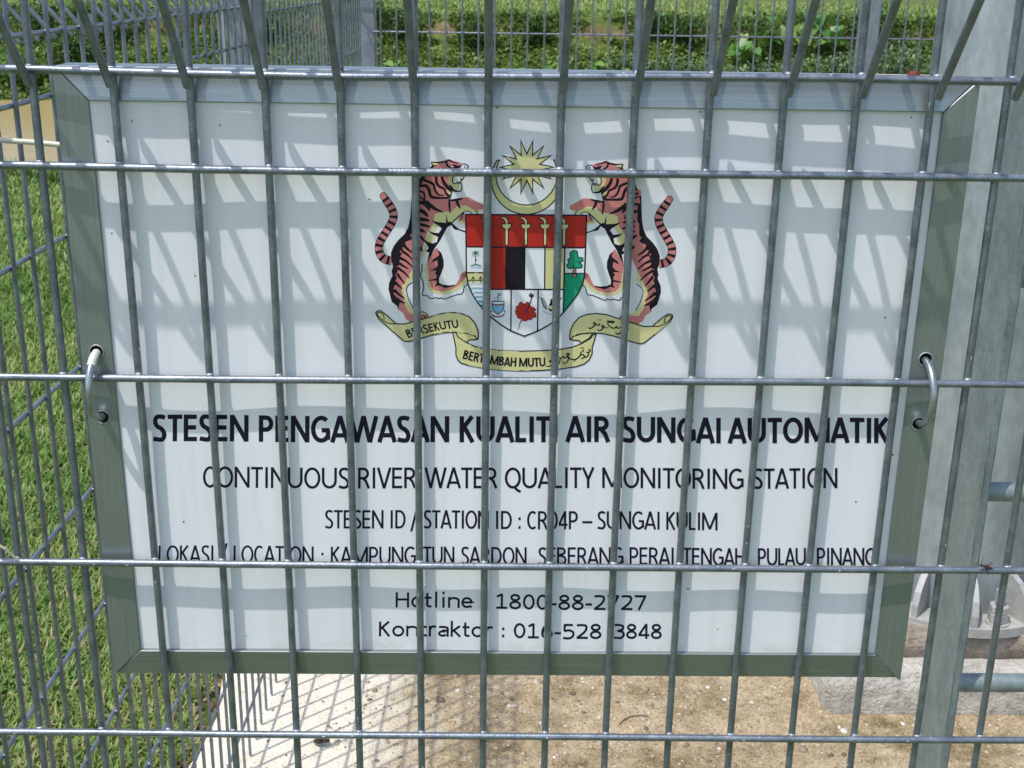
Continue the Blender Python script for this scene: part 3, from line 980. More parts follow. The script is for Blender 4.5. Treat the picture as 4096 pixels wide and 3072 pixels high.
    o['label'] = 'striped tiger facing right' if not mirror else 'striped tiger facing left'
draw_tiger(False)
draw_tiger(True)

# star and crescent
LAYER[0] = 0
t = Print()
cxs, cys, R0, R1 = 2107.5, 668.5, 107.0, 52.5
star = []
for k in range(28):
    a = math.radians(12.857 * k)
    r = R1 if k % 2 == 0 else R0
    star.append((cxs + r * math.sin(a), cys - r * math.cos(a)))
t.outlined(star, 'yellow', 5.0)
t.build('star', crest)
t = Print()
def circ(c, r, a0, a1, n):
    return [(c[0] + r * math.sin(math.radians(a0 + (a1 - a0) * i / n)), c[1] - r * math.cos(math.radians(a0 + (a1 - a0) * i / n))) for i in range(n + 1)]
co_ = circ((2106, 717), 140.5, -57, -303, 60)
ci_ = circ((2106, 697.5), 122.5, -62, -298, 60)
t.put(t.px(co_) + t.px(ci_), [(i, i + 1, 61 + i + 1, 61 + i) for i in range(60)], 'yellow')
t.stroke(co_ + ci_[::-1], 4.8, 'navy', None, 0, True)
t.build('crescent', crest)

# shield
LAYER[0] = 105
t = Print()
LW = 4.2
left_curve = [(45, 770), (62, 900), (110, 1010), (170, 1110), (240, 1195), (320, 1275), (440, 1370), (555, 1440), (708, 1502)]
right_curve = [(860, 1445), (1000, 1370), (1105, 1285), (1150, 1240), (1240, 1130), (1320, 1020), (1370, 920), (1395, 820)]
shield = [(38, 103), (42, 475)] + left_curve + right_curve + [(1408, 490), (1420, 118)]
t.fill(ZE(*shield), 'white')
t.fill(ZE((38, 103), (1420, 118), (1408, 490), (40, 475)), 'red')
t.fill(ZE((275, 478), (490, 481), (488, 962), (275, 960)), 'red')
t.fill(ZE((490, 481), (722, 484), (718, 965), (488, 962)), 'black')
t.fill(ZE((943, 486), (1170, 489), (1160, 970), (940, 967)), 'yellow')
t.fill(ZE((1166, 785), (1398, 787), (1395, 820), (1370, 920), (1320, 1020), (1240, 1130), (1158, 1230)), 'green')
t.fill(ZE((45, 772), (275, 774), (275, 888), (62, 888)), 'yellow')
for (a, c2) in (((38, 103), (1420, 118)), ((42, 475), (1408, 490)), ((275, 476), (272, 1232)), ((318, 962), (1160, 970)), ((943, 486), (940, 967)), ((1172, 489), (1155, 1240)), ((557, 964), (553, 1438)), ((866, 967), (858, 1445)), ((1166, 787), (1398, 787)), ((45, 771), (275, 773)), ((60, 860), (275, 862))):
    t.stroke(ZE(a, c2), LW if a != (60, 860) else 2.4, 'navy', None, 0)
t.stroke(ZE(*shield), LW, 'navy', None, 0, True)
for k in range(5):
    x0 = (285, 505, 725, 945, 1162)[k]
    y0 = 2.2 * k
    kris = [(-75, 150), (-55, 130), (-20, 133), (5, 152), (20, 180), (12, 212), (62, 213), (36, 265), (18, 268), (17, 456), (-17, 456), (-17, 268), (-42, 265), (-62, 212), (-14, 212), (-15, 188), (-40, 155)]
    t.outlined(ZE(*[(x0 + u, v + y0) for u, v in kris]), 'yellow', 3.0)
t.outlined(ZE((1270, 715), (1294, 715), (1305, 825), (1255, 825)), 'brown', 2.2)
t.outlined(ZE((1230, 560), (1255, 530), (1310, 530), (1325, 600), (1370, 605), (1380, 640), (1345, 660), (1370, 690), (1360, 720), (1300, 725), (1265, 715), (1240, 730), (1205, 720), (1195, 690), (1215, 660), (1205, 625), (1235, 610)), 'green', 3.2, 3)
t.stroke(ZE((1305, 645), (1330, 655), (1345, 660)), 2.4)
t.stroke(ZE((1265, 690), (1262, 720)), 2.4)
# palm on its island, bridge and waves
t.fill(ZE((78, 722), (110, 690), (150, 680), (200, 690), (232, 722)), 'pale')
t.stroke(ZE((95, 695), (150, 678), (215, 695)), 3.2, 'dark_green')
t.stroke(ZE((150, 545), (148, 685)), 2.2, 'black')
for pts in (((150, 540), (125, 530), (105, 545)), ((150, 540), (175, 528), (195, 545)), ((150, 540), (120, 555), (110, 585)), ((150, 540), (180, 555), (188, 585)), ((150, 540), (135, 560), (132, 595)), ((150, 540), (165, 560), (166, 595)), ((150, 540), (150, 510))):
    t.stroke(ZE(*pts), 3.0, 'dark_green', 1.2)
t.dot(ZE((158, 622))[0], 3.0, 'maroon')
for xb in (122, 208):
    t.stroke(ZE((xb, 810), (xb, 890)), 1.8, 'black', None, 0)
    for q in (-35, -18, 18, 35):
        t.stroke(ZE((xb, 815), (xb + q, 860)), 0.9, 'black', None, 0)
for k, (xa, xe, yy) in enumerate(((85, 240, 897), (100, 240, 950), (125, 240, 1000), (148, 240, 1048), (180, 240, 1100), (215, 240, 1150))):
    pts = [(xa + (xe - xa) * i / 24, yy + (0 if k == 0 else 7 * math.sin(i * 1.5))) for i in range(25)]
    t.stroke(ZE(*pts), 4.6, 'blue' if k else 'pale', None, 0)
# small state shield
t.outlined(ZF((300, 462), (590, 466), (588, 600), (556, 690), (440, 780), (330, 690), (300, 600)), 'blue', 2.6)
t.fill(ZF((308, 475), (582, 478), (582, 530), (440, 545), (308, 530)), 'white')
t.stroke(ZF((306, 530), (440, 548), (584, 530)), 4, 'maroon')
t.fill(ZF((320, 660), (350, 605), (430, 590), (500, 580), (545, 610), (565, 668)), 'blue')
t.fill(ZF((322, 668), (360, 612), (430, 598), (500, 588), (540, 620), (562, 668)), 'blue')
for pts in (((265, 720), (290, 700), (280, 680)), ((280, 770), (340, 815), (440, 835), (540, 815), (605, 770)), ((290, 800), (350, 832), (440, 845), (535, 830), (600, 795)), ((620, 740), (595, 700), (610, 680))):
    t.stroke(ZF(*pts), 2.6, 'maroon')
t.stroke(ZF((440, 460), (440, 360), (455, 250)), 2.2, 'navy')
t.stroke(ZF((455, 262), (530, 262)), 2.6, 'grey', None, 0)
t.stroke(ZF((455, 300), (520, 310)), 2.6, 'maroon', None, 0)
t.stroke(ZF((370, 440), (355, 390), (420, 350), (500, 355), (520, 400), (500, 440)), 1.2, 'grey')
t.stroke(ZF((370, 452), (510, 452)), 2.4, 'navy', None, 0)
# hibiscus
t.stroke(ZF((1040, 900), (985, 1000), (938, 1165)), 3.6, 'maroon', 2.2)
petals = [(1110, 590), (1050, 510), (1005, 480), (960, 520), (950, 570), (890, 590), (890, 640), (905, 665), (870, 690), (880, 740), (885, 790), (950, 790), (920, 820), (930, 870), (1020, 900), (1060, 940), (1150, 940), (1165, 880), (1180, 915), (1260, 910), (1300, 865), (1370, 850), (1372, 780), (1350, 740), (1290, 720), (1365, 690), (1350, 640), (1290, 610), (1235, 570), (1215, 510), (1160, 480), (1120, 520)]
t.outlined(ZF(*petals), 'red', 2.4, 3, 'maroon')
for q in ((1030, 590), (1010, 665), (1020, 715), (1090, 810), (1160, 860), (1250, 800), (1290, 718), (1190, 640)):
    t.stroke(ZF((1145, 715), q), 3.2, 'maroon', 1.0, 0)
t.stroke(ZF((1145, 710), (1220, 540), (1275, 360)), 3.2, 'navy')
for pts in (((1275, 360), (1210, 330)), ((1275, 360), (1325, 325)), ((1268, 330), (1195, 292)), ((1268, 330), (1320, 285)), ((1268, 340), (1250, 258))):
    t.stroke(ZF(*pts), 3.2, 'navy', None, 0)
t.stroke(ZF((1230, 262), (1275, 262)), 4, 'maroon', None, 0)
# hornbill
t.fill(ZF((1480, 365), (1580, 400), (1620, 500), (1660, 600), (1640, 640), (1570, 590), (1530, 480)), 'grey')
t.stroke(ZF((1480, 365), (1530, 480), (1570, 600), (1640, 640)), 2.4, 'navy')
t.fill(ZF((1730, 420), (1790, 400), (1800, 700), (1740, 720), (1680, 670), (1700, 560), (1730, 480)), 'black')
t.fill(ZF((1690, 590), (1790, 570), (1790, 660), (1710, 660)), 'yellow')
t.fill(ZF((1730, 410), (1790, 395), (1790, 440)), 'brown')
t.stroke(ZF((1590, 650), (1640, 660)), 3, 'brown', None, 0)
t.stroke(ZF((1545, 705), (1620, 745), (1700, 780), (1790, 800)), 2.2, 'grey')
t.stroke(ZF((1960, 430), (2005, 370)), 4, 'black', 1.5, 0)
t.build('shield', crest)

# scroll
LAYER[0] = 105
t = Print()
OL = 4.8
low = [(40, 462), (75, 455), (120, 530), (235, 605), (350, 660), (470, 690), (700, 720), (1000, 733), (1300, 728), (1550, 715), (1750, 680), (1880, 630), (2000, 562), (2050, 500), (2085, 490),
       (2060, 590), (2030, 680), (2030, 770), (1990, 860), (1920, 920), (1800, 960), (1550, 995), (1250, 1012), (1000, 1015), (700, 1000), (470, 970), (250, 930), (150, 895), (110, 850), (85, 780), (85, 680), (60, 560)]
t.outlined(ZI(*low), 'yellow', OL)
def ribbon_side(mirror):
    r = Print(mirror)
    r.outlined(ZI((75, 455), (200, 462), (330, 492), (392, 542), (360, 565), (270, 568), (235, 605), (120, 530)), 'yellow', OL)
    up = [(165, 880), (185, 855), (225, 850), (300, 905), (420, 1015), (520, 1020), (650, 985), (830, 935), (1000, 885), (1140, 875), (1250, 890), (1340, 930), (1410, 1010), (1445, 1100), (1450, 1190), (1440, 1212), (1410, 1170), (1300, 1135), (1160, 1120), (1050, 1122), (900, 1150), (740, 1195), (640, 1225), (560, 1240), (510, 1225), (400, 1130), (200, 950)]
    r.outlined(ZC(*up), 'yellow', OL)
    r.stroke(ZC((420, 1015), (330, 1010), (260, 975), (200, 920), (185, 885), (210, 870), (245, 885), (268, 920), (270, 965)), 3.0)
    return r
l = ribbon_side(False)
r_ = ribbon_side(True)
for q in (l, r_):
    b0 = len(t.v)
    t.v += q.v
    t.f += [tuple(b0 + i for i in f) for f in q.f]
    t.m += q.m
# jawi lettering, brushed strokes
JW = 3.6
for pts in (((955, 1065), (972, 1085), (1010, 1062), (1045, 1030), (1035, 1008), (1016, 1012), (1022, 1030), (1045, 1034)), ((1045, 1032), (1085, 1040), (1095, 1008)),
            ((1060, 1090), (1090, 1110), (1130, 1082), (1147, 1050), (1128, 1040), (1120, 1058), (1150, 1070), (1200, 1072)),
            ((1175, 985), (1230, 988), (1272, 990), (1258, 1006), (1195, 1002), (1210, 1048), (1260, 1076), (1290, 1070), (1302, 1058), (1320, 1076), (1346, 1070), (1356, 1054)),
            ((1285, 1130), (1320, 1150), (1350, 1130), (1366, 1088)), ((1380, 1080), (1440, 1092), (1452, 1068)),
            ((420, 1552), (462, 1556), (492, 1520), (482, 1480), (466, 1498), (500, 1504)), ((520, 1545), (575, 1530), (598, 1460), (585, 1440)), ((598, 1462), (640, 1432), (652, 1450), (690, 1432)),
            ((620, 1498), (660, 1520), (702, 1470), (690, 1430), (716, 1402), (682, 1398), (702, 1440), (742, 1470), (800, 1466), (850, 1420), (862, 1380), (892, 1362), (880, 1340)),
            ((860, 1420), (890, 1410), (902, 1440), (860, 1466)), ((890, 1424), (930, 1442), (962, 1382)), ((950, 1340), (976, 1360), (950, 1382), (920, 1378))):
    t.stroke(ZD(*pts), JW, 'black', [0.7, 1.2, 1.0, 1.2, 0.6], 4)
for c in ((1074, 975), (1099, 975), (1410, 1130), (780, 1490), (863, 1325), (886, 1325), (950, 1415)):
    t.dot(ZD(c)[0], 2.9, 'black', 8)
scroll_print = t

# lettering: a humanist sans drawn as strokes, capital height 1
def el(cx_, cy_, rx, ry, a0, a1, n=14):
    return [(cx_ + rx * math.cos(math.radians(a0 + (a1 - a0) * i / n)), cy_ + ry * math.sin(math.radians(a0 + (a1 - a0) * i / n))) for i in range(n + 1)]
ADV = dict(A=.579, B=.544, C=.533, D=.615, E=.488, G=.631, H=.623, I=.252, K=.520, L=.420, M=.855, N=.646, O=.662, P=.517, Q=.673, R=.543, S=.459, T=.487, U=.642, V=.567, W=.890, Y=.487,
           a=.479, e=.498, i=.229, k=.455, l=.229, n=.525, o=.527, r=.349, t=.335)
ADV.update({c: .507 for c in '0123456789'})
ADV.update({' ': .226, ':': .267, '-': .306, '_': .498, ',': .250, '/': .386})
def glyph(c, s):
    """returns (ink width, strokes); a stroke is (points, width factor)"""
    h = s / 2
    bear = .05 if c in 'AVWYT/' else (.14 if c in 'EHIKLMNBDPRU' else .09)
    W = ADV[c] / .644 - bear
    if c in 'Iil':
        W = s
    x0, x1 = h, W - h
    m = W / 2
    top = 1 - h
    xh = .724
    G = {
        ' ': lambda: [],
        'I': lambda: [[(h, 0), (h, 1)]],
        'L': lambda: [[(h, 0), (h, 1)], [(h, h), (W, h)]],
        'E': lambda: [[(h, 0), (h, 1)], [(h, h), (W, h)], [(h, .52), (W * .93, .52)], [(h, top), (W * .98, top)]],
        'T': lambda: [[(0, top), (W, top)], [(m, 0), (m, 1)]],
        'H': lambda: [[(h, 0), (h, 1)], [(x1, 0), (x1, 1)], [(h, .53), (x1, .53)]],
        'N': lambda: [[(h, 0), (h, 1)], [(x1, 0), (x1, 1)], [(h, .98), (x1, .02)]],
        'M': lambda: [[(h, 0), (h, 1)], [(x1, 0), (x1, 1)], [(h, .99), (m, .06)], [(x1, .99), (m, .06)]],
        'A': lambda: [[(h * .6, 0), (m, 1)], [(W - h * .6, 0), (m, 1)], [(W * .2, .27), (W * .8, .27)]],
        'V': lambda: [[(h * .6, 1), (m, 0)], [(W - h * .6, 1), (m, 0)]],
        'W': lambda: [[(h * .6, 1), (W * .27, 0)], [(W * .27, 0), (m, 1)], [(m, 1), (W * .73, 0)], [(W * .73, 0), (W - h * .6, 1)]],
        'Y': lambda: [[(h * .6, 1), (m, .42)], [(W - h * .6, 1), (m, .42)], [(m, 0), (m, .46)]],
        'K': lambda: [[(h, 0), (h, 1)], [(h, .48), (W - h * .9, 1)], [(W * .30, .60), (W - h * .6, 0)]],
        'U': lambda: [[(h, 1)] + el(m, .38, m - h, .38 - h, 180, 360) + [(x1, 1)]],
        'C': lambda: [el(W * .56, .5, W * .56 - h, .5 - h + .012, 52, 308, 22)],
        'G': lambda: [el(W * .54, .5, W * .54 - h, .5 - h + .012, 50, 318, 22) + [(x1, .16)], [(x1, .10), (x1, .47)], [(W * .56, .46), (W, .46)]],
        'O': lambda: [el(m, .5, m - h, .5 - h + .012, 0, 360, 28)],
        'Q': lambda: [el(m, .5, m - h, .5 - h + .012, 0, 360, 28), [(W * .58, .08), (W * .78, -.08), (W * 1.0, -.17)]],
        'D': lambda: [[(h, 0), (h, 1)], [(h, h)] + el(W * .42, .5, W * .58 - h, .5 - h, -90, 90) + [(h, top)]],
        'P': lambda: [[(h, 0), (h, 1)], [(h, top)] + el(W * .5, .69, W * .5 - h, .31 - h, 90, -90) + [(h, .38 + h)]],
        'R': lambda: [[(h, 0), (h, 1)], [(h, top)] + el(W * .46, .715, W * .46 - h, .285 - h, 90, -90) + [(h, .43 + h)], [(W * .46, .47), (W * .68, .34), (W - h * .7, 0)]],
        'B': lambda: [[(h, 0), (h, 1)], [(h, top)] + el(W * .46, .77, W * .46 - h, .23 - h, 90, -90) + [(h, .54)], [(h, .54)] + el(W * .5, .27 + h * .2, W * .5 - h, .27 - h * .8, 90, -90) + [(h, h)]],
        'S': lambda: [smooth_pts([(W * .92, .88), (W * .62, 1 - h + .01), (W * .26, .90), (W * .12 + h * .3, .74), (W * .30, .575), (W * .66, .46), (W - h, .27), (W * .74, .08), (W * .38, h - .01), (W * .03, .11)], 3, False)],
        '0': lambda: [el(m, .5, m - h, .5 - h + .01, 0, 360, 26)],
        '1': lambda: [[(W * .52, 0), (W * .52, 1)], [(W * .10, .80), (W * .54, .97)], [(W * .06, h), (W * .96, h)]],
        '2': lambda: [smooth_pts([(W * .06, .90), (W * .40, 1 - h), (W * .80, .88), (W * .84, .66), (W * .62, .40), (W * .08, .07)], 4, False), [(W * .04, h), (W * .98, h)]],
        '3': lambda: [smooth_pts([(W * .08, .92), (W * .45, 1 - h), (W * .84, .84), (W * .78, .62), (W * .34, .53)], 4, False), smooth_pts([(W * .34, .53), (W * .80, .46), (W * .92, .26), (W * .70, .06), (W * .38, h - .01), (W * .04, .08)], 4, False)],
        '4': lambda: [[(W * .72, 0), (W * .72, 1)], [(W * .72, .98), (W * .06, .27)], [(0, .25), (W, .25)]],
        '5': lambda: [[(W * .86, top), (W * .18, top)], smooth_pts([(W * .20, 1), (W * .18, .55), (W * .52, .58), (W * .86, .46), (W * .88, .22), (W * .58, .04), (W * .06, .06)], 3, False)],
        '6': lambda: [smooth_pts([(W * .86, .95), (W * .52, .92), (W * .20, .66), (W * .10 + h * .3, .34)], 4, False), el(m + W * .02, .31, m - h, .31 - h + .01, 0, 360, 22)],
        '7': lambda: [[(W * .02, top), (W * .98, top)], [(W * .93, .97), (W * .36, 0)]],
        '8': lambda: [el(m, .765, m * .86 - h, .235 - h + .012, 0, 360, 22), el(m, .275, m - h, .275 - h + .012, 0, 360, 22)],
        ':': lambda: [[(m, .02), (m, .02 + s * 1.25)], [(m, .50), (m, .50 + s * 1.25)]],
        ',': lambda: [[(m + .03, .10), (m, -.02), (m - .06, -.16)]],
        '-': lambda: [[(0, .37), (W, .37)]],
        '_': lambda: [[(0, .39), (W, .39)]],
        '/': lambda: [[(0, -.17), (W, 1.12)]],
        'l': lambda: [[(h, 0), (h, 1.07)]],
        'i': lambda: [[(h, 0), (h, xh)], [(h, .89), (h, .89 + s * 1.15)]],
        't': lambda: [[(W * .38, .97), (W * .38, .20)] + el(W * .38 + .17, .17, .17, .17 - h, 180, 275, 8) + [(W * .98, h + .01)], [(0, xh - h), (W * .96, xh - h)]],
        'o': lambda: [el(m, xh / 2, m - h, xh / 2 - h + .012, 0, 360, 24)],
        'n': lambda: [[(h, 0), (h, xh)], [(h, xh * .72)] + el(m, xh - m * .62, m - h, m * .62 - h, 165, 0, 12) + [(x1, 0)]],
        'r': lambda: [[(h, 0), (h, xh)], smooth_pts([(h, xh * .66), (W * .50, xh * .93), (W * .98, xh - h)], 4, False)],
        'e': lambda: [[(h, xh * .52), (x1, xh * .52)] + el(m, xh * .52, m - h, xh * .48 - h + .01, 0, 180, 14) + el(m, xh * .46, m - h, xh * .46 - h, 190, 305, 12) + [(W * .94, xh * .12)]],
        'a': lambda: [smooth_pts([(W * .10, xh * .88), (W * .48, xh - h), (W * .86, xh * .82), (x1, xh * .5)], 3, False) + [(x1, 0)], el(W * .44, xh * .29, W * .44 - h, xh * .29 - h + .01, 50, 330, 16), [(W * .40, xh * .56), (x1, xh * .56)]],
        'k': lambda: [[(h, 0), (h, 1.07)], [(h, xh * .46), (W - h * .8, xh)], [(W * .32, xh * .58), (W - h * .5, 0)]],
    }
    return W, G[c](), bear
def put_text(pr, txt, xa, xb, base_fn, h_fn, ink='navy', sw=8.0, lean=0.0):
    """xa..xb: photo px of the ink's left and right ends; base_fn(x): baseline px; h_fn(x): capital height px; sw: stroke px"""
    s_unit = sw / h_fn((xa + xb) / 2)
    x = 0.0
    strokes = []
    last = 0.0
    for ci, c in enumerate(txt):
        W, st, bear = glyph(c, s_unit)
        if ci == 0:
            x = 0.0
        else:
            x += bear / 2
        if c in 'il':
            W2 = ADV[c] / .644
            off = (W2 - W) / 2 if ci else 0.0
        elif c == 'I':
            W2 = ADV[c] / .644 - bear
            off = (W2 - W) / 2 if ci else 0.0
        else:
            W2, off = W, 0.0
        for p in st:
            strokes.append([(x + off + u, v) for u, v in p])
        last = x + off + W
        x += W2 + bear / 2
    k = (xb - xa) / last
    for p in strokes:
        pts = []
        for u, v in p:
            px_ = xa + u * k
            hh = h_fn(px_)
            slope = (base_fn(px_ + 1) - base_fn(px_ - 1)) / 2
            pts.append((px_ + lean * v * hh + slope * hh * v, base_fn(px_) - hh * v))
        closed = len(p) > 12 and abs(p[0][0] - p[-1][0]) < 1e-6 and abs(p[0][1] - p[-1][1]) < 1e-6
        pr.stroke(pts[:-1] if closed else pts, sw, ink, None, 0, closed)
lin = lambda xa, ya, xb, yb: (lambda x: ya + (yb - ya) * (x - xa) / (xb - xa))
def curve_fn(pts):
    X = [p[0] for p in pts]
    Y = [p[1] for p in pts]
    co = np.polyfit(X, Y, 2)
    return lambda x: float(np.polyval(co, x))
t = scroll_print
bp = ZC((575, 1196), (690, 1160), (800, 1132), (1000, 1087), (1205, 1066))
put_text(t, 'BERSEKUTU', bp[0][0], bp[-1][0], curve_fn(bp), lambda x: 32.5, 'black', 6.0, -0.10)
bp = ZI((180, 838), (450, 893), (660, 930), (940, 951), (1150, 957), (1362, 950))
put_text(t, 'BERTAMBAH MUTU', bp[0][0], bp[-1][0], curve_fn(bp), lambda x: 36, 'black', 6.6, 0.0)
sc = scroll_print.build('scroll', crest)

LINES = [
    ('bold first line of the sign text', 17.8, lin(612, 1766, 3554, 1774), lin(612, 107, 3554, 101),
     [('STESEN', 612, 992), ('PENGAWASAN', 1037, 1795), ('KUALITI', 1840, 2228), ('AIR', 2265, 2439), ('SUNGAI', 2490, 2880), ('AUTOMATIK', 2913, 3554)]),
    ('second line of the sign text', 10.3, lin(812, 1951, 3350, 1955), lin(812, 84, 3350, 81),
     [('CONTINUOUS', 812, 1397), ('RIVER', 1434, 1663), ('WATER', 1700, 1988), ('QUALITY', 2020, 2376), ('MONITORING', 2410, 2973), ('STATION', 3011, 3350)]),
    ('third line of the sign text', 8.9, lin(1301, 2111, 2868, 2120), lin(1301, 74, 2868, 71),
     [('STESEN', 1301, 1533), ('ID', 1564, 1621), ('/', 1645, 1668), ('STATION', 1695, 1954), ('ID', 1985, 2046), (':', 2073, 2083), ('CR04P', 2109, 2310), ('_', 2329, 2369), ('SUNGAI', 2390, 2637), ('KULIM', 2666, 2868)]),
    ('fourth line of the sign text', 8.4, lin(636, 2252, 3504, 2262), lin(636, 71, 3504, 69),
     [('LOKASI', 636, 852), ('/', 882, 906), ('LOCATION', 935, 1254), (':', 1286, 1295), ('KAMPUNG', 1325, 1663), ('TUN', 1693, 1816), ('SARDON,', 1845, 2125), ('SEBERANG', 2153, 2493), ('PERAI', 2519, 2693), ('TENGAH,', 2731, 2999), ('PULAU', 3032, 3222), ('PINANG', 3269, 3504)]),
    ('telephone hotline line of the sign text', 9.0, lin(1582, 2429, 2585, 2441), lin(1582, 61, 2585, 60),
     [('Hotline', 1582, 1890), (':', 1934, 1944), ('1800-88-2727', 1982, 2585)]),
    ('contractor line of the sign text', 9.0, lin(1515, 2545, 2647, 2556), lin(1515, 60, 2647, 60),
     [('Kontraktor', 1515, 1971), (':', 2008, 2017), ('016-528', 2054, 2406), ('3848', 2454, 2647)])]
for lab, bold, bf, hf, words in LINES:
    LAYER[0] = 0
    pr = Print()
    for wtxt, xa, xb in words:
        put_text(pr, wtxt, xa, xb, bf, hf, 'navy', bold)
    o = pr.build('lettering', panel)
    o['label'] = lab
# specks and tiny smears on the panel
pr = Print()
rs = random.Random(5)
for px, py in ((447, 934), (779, 1104), (735, 2087), (2800, 447), (3540, 1270), (3572, 1820), (985, 2545), (1214, 378), (1990, 429), (3425, 2010), (2752, 2354), (2870, 2515), (1214, 406), (1700, 2350), (3645, 470)):
    pr.dot((px, py), rs.uniform(2.2, 4.0), 'black', 7)
for px, py in ((530, 483), (883, 500), (433, 565), (1480, 797)):
    a = rs.uniform(0.3, 1.2)
    pr.stroke([(px - 6 * math.cos(a), py - 6 * math.sin(a)), (px, py), (px + 6 * math.cos(a), py + 6 * math.sin(a))], 4, 'black', 1.5, 0)
o = pr.build('dirt_specks', panel)
o['kind'] = 'stuff'

# ------------------------------------------------------------------ rings that hold the sign
for side, lab in (('left', 'bent steel ring through the sign frame on the grass side'), ('right', 'bent steel ring through the sign frame on the pole side')):
    (xa, za), (xb, zb) = HOLES[side]
    t = thing('wire_ring', lab, 'ring', ((xa + xb) / 2, 0.02, zb), 0, 'rings holding the sign')
    cz_, r = (za + zb) / 2, (za - zb) / 2 - 0.0008
    pts, rad = [], []
    for k in range(25):
        a = math.radians(100 + 160 * 1.0 * k / 24 + 0) if False else math.radians(62 + (298 - 62) * k / 24)
        y = 0.0045 + 0.0215 * math.cos(a)
        z = cz_ + r * math.sin(a) * 1.0
        u = (z - zb) / (za - zb)
        x = xb + (xa - xb) * u + (0.0012 if side == 'right' else -0.0010) * math.sin(math.pi * min(1, max(0, u)))
        pts.append((x - t.location.x, y - t.location.y, z - t.location.z))
        rad.append(0.00265)
    b = MB()
    b.tube(pts, rad, 14)
    b.build('rod', M_RING, t, True)
    if side == 'left':
        b = MB()
        rr = random.Random(4)
        b.tube(pts[3:8], [0.0030 + 0.0004 * rr.random() for _ in range(5)], 12)
        b.build('paint_flake', plain('old_paint', (0.62, 0.63, 0.56), 0.6), t)

# ------------------------------------------------------------------ thick galvanised pole on its plinth, and the ladder
PX, PY, PR = 0.991, 1.565, 0.168
PL_TOP = -1.043
GR_TOP = -0.989
def lumpy_block(name, x0, x1, y0, y1, z0, z1, mat, parent, seed, amp=0.006, step=0.03):
    bm = bmesh.new()
    bmesh.ops.create_cube(bm, size=1)
    for v in bm.verts:
        v.co = Vector(((x0 + x1) / 2 + v.co.x * (x1 - x0), (y0 + y1) / 2 + v.co.y * (y1 - y0), (z0 + z1) / 2 + v.co.z * (z1 - z0)))
    bmesh.ops.bevel(bm, geom=list(bm.edges), offset=0.012, segments=2, affect='EDGES')
    for _ in range(6):
        le = [e for e in bm.edges if e.calc_length() > step]
        if not le:
            break
        bmesh.ops.subdivide_edges(bm, edges=le, cuts=1, use_grid_fill=True)
    for v in bm.verts:
        nv = Vector((vnoise(v.co.x * 12 + v.co.z * 9, v.co.y * 11 + v.co.z * 5, 2.0, seed), vnoise(v.co.y * 13 + v.co.z * 8, v.co.x * 10 - v.co.z * 6, 2.0, seed + 2), 0.6 * vnoise(v.co.x * 14, v.co.y * 12, 2.0, seed + 4)))
        v.co += nv * amp
    bmesh.ops.triangulate(bm, faces=bm.faces)
    return link(name, bm_mesh(name, bm, True), mat, parent)
plinth = thing('concrete_plinth', 'low weathered concrete plinth under the thick steel pole', 'plinth', (0, 0, 0))
lumpy_block('plinth_slab', 0.660, 1.32, 1.275, 1.93, GZ - 0.03, PL_TOP, M_PLINTH, plinth, 1, 0.003)
lumpy_block('grout_pad', 0.725, 1.26, 1.345, 1.81, PL_TOP - 0.01, GR_TOP + 0.013, M_GROUT, plinth, 4, 0.004)

pole = thing('steel_pole', 'thick round galvanised steel pole with gusseted base plate behind the ladder', 'pole', (PX, PY, GR_TOP))
b = MB()
b.tube([(0, 0, 0.015), (0, 0, 0.5), (0, 0, 1.5), (0, 0, 3.0), (0, 0, 6.5)], [PR, PR * 0.995, PR * 0.985, PR * 0.965, PR * 0.90], 64)
me = b.mesh('shaft', True)
flat_tops(me, 0.8)
link('shaft', me, M_POLE, pole)
b = MB()
b.cyl((0, 0, 0.0), (0, 0, 0.020), 0.232, 64)
me = b.mesh('base_plate', True)
flat_tops(me, 0.5)
M_DUSTY = galvanised('dusty_galvanised', (0.36, 0.37, 0.36), (0.50, 0.50, 0.47), 0.15, 0.6, 0.8, 40, 0.3, 0.001)
link('base_plate', me, M_DUSTY, pole)
g = MB()
prof = [(PR - 0.006, 0.018), (PR + 0.060, 0.018), (PR + 0.060, 0.046), (PR + 0.050, 0.074), (PR + 0.028, 0.098), (PR + 0.006, 0.110), (PR - 0.006, 0.112)]
th = 0.0065
Vg = [(q, -th, z) for q, z in prof] + [(q, th, z) for q, z in prof]
ng = len(prof)
g.add(Vg, [tuple(range(ng)), tuple(range(2 * ng - 1, ng - 1, -1))] + [(i, ng + i, ng + (i + 1) % ng, (i + 1) % ng) for i in range(ng)])
gm = g.mesh('gusset')
bmx = bmesh.new()
bmx.from_mesh(gm)
bmesh.ops.recalc_face_normals(bmx, faces=bmx.faces)
bmx.to_mesh(gm)
bmx.free()
bolt_b = MB()
pts, rad = [], []
for k in range(36):
    pts.append((0, 0, 0.02 + 0.074 * k / 35))
    rad.append(0.0128 if k % 2 else 0.0118)
bolt_b.tube(pts, [q * 0.85 for q in rad], 14)
bolt_m = bolt_b.mesh('anchor_bolt', False)
nut_b = MB()
nut_b.tube([(0, 0, 0.0245), (0, 0, 0.027), (0, 0, 0.043), (0, 0, 0.045)], [0.0185, 0.0200, 0.0200, 0.0185], 6)
nut_b.tube([(0, 0, 0.0455), (0, 0, 0.0475), (0, 0, 0.060), (0, 0, 0.062)], [0.0185, 0.0200, 0.0200, 0.0185], 6)
nut_m = nut_b.mesh('nut')
wash_b = MB()
wash_b.cyl((0, 0, 0.0202), (0, 0, 0.0242), 0.0235, 24)
wash_m = wash_b.mesh('washer')
flat_tops(wash_m, 0.5)
A0 = math.radians(263.0)
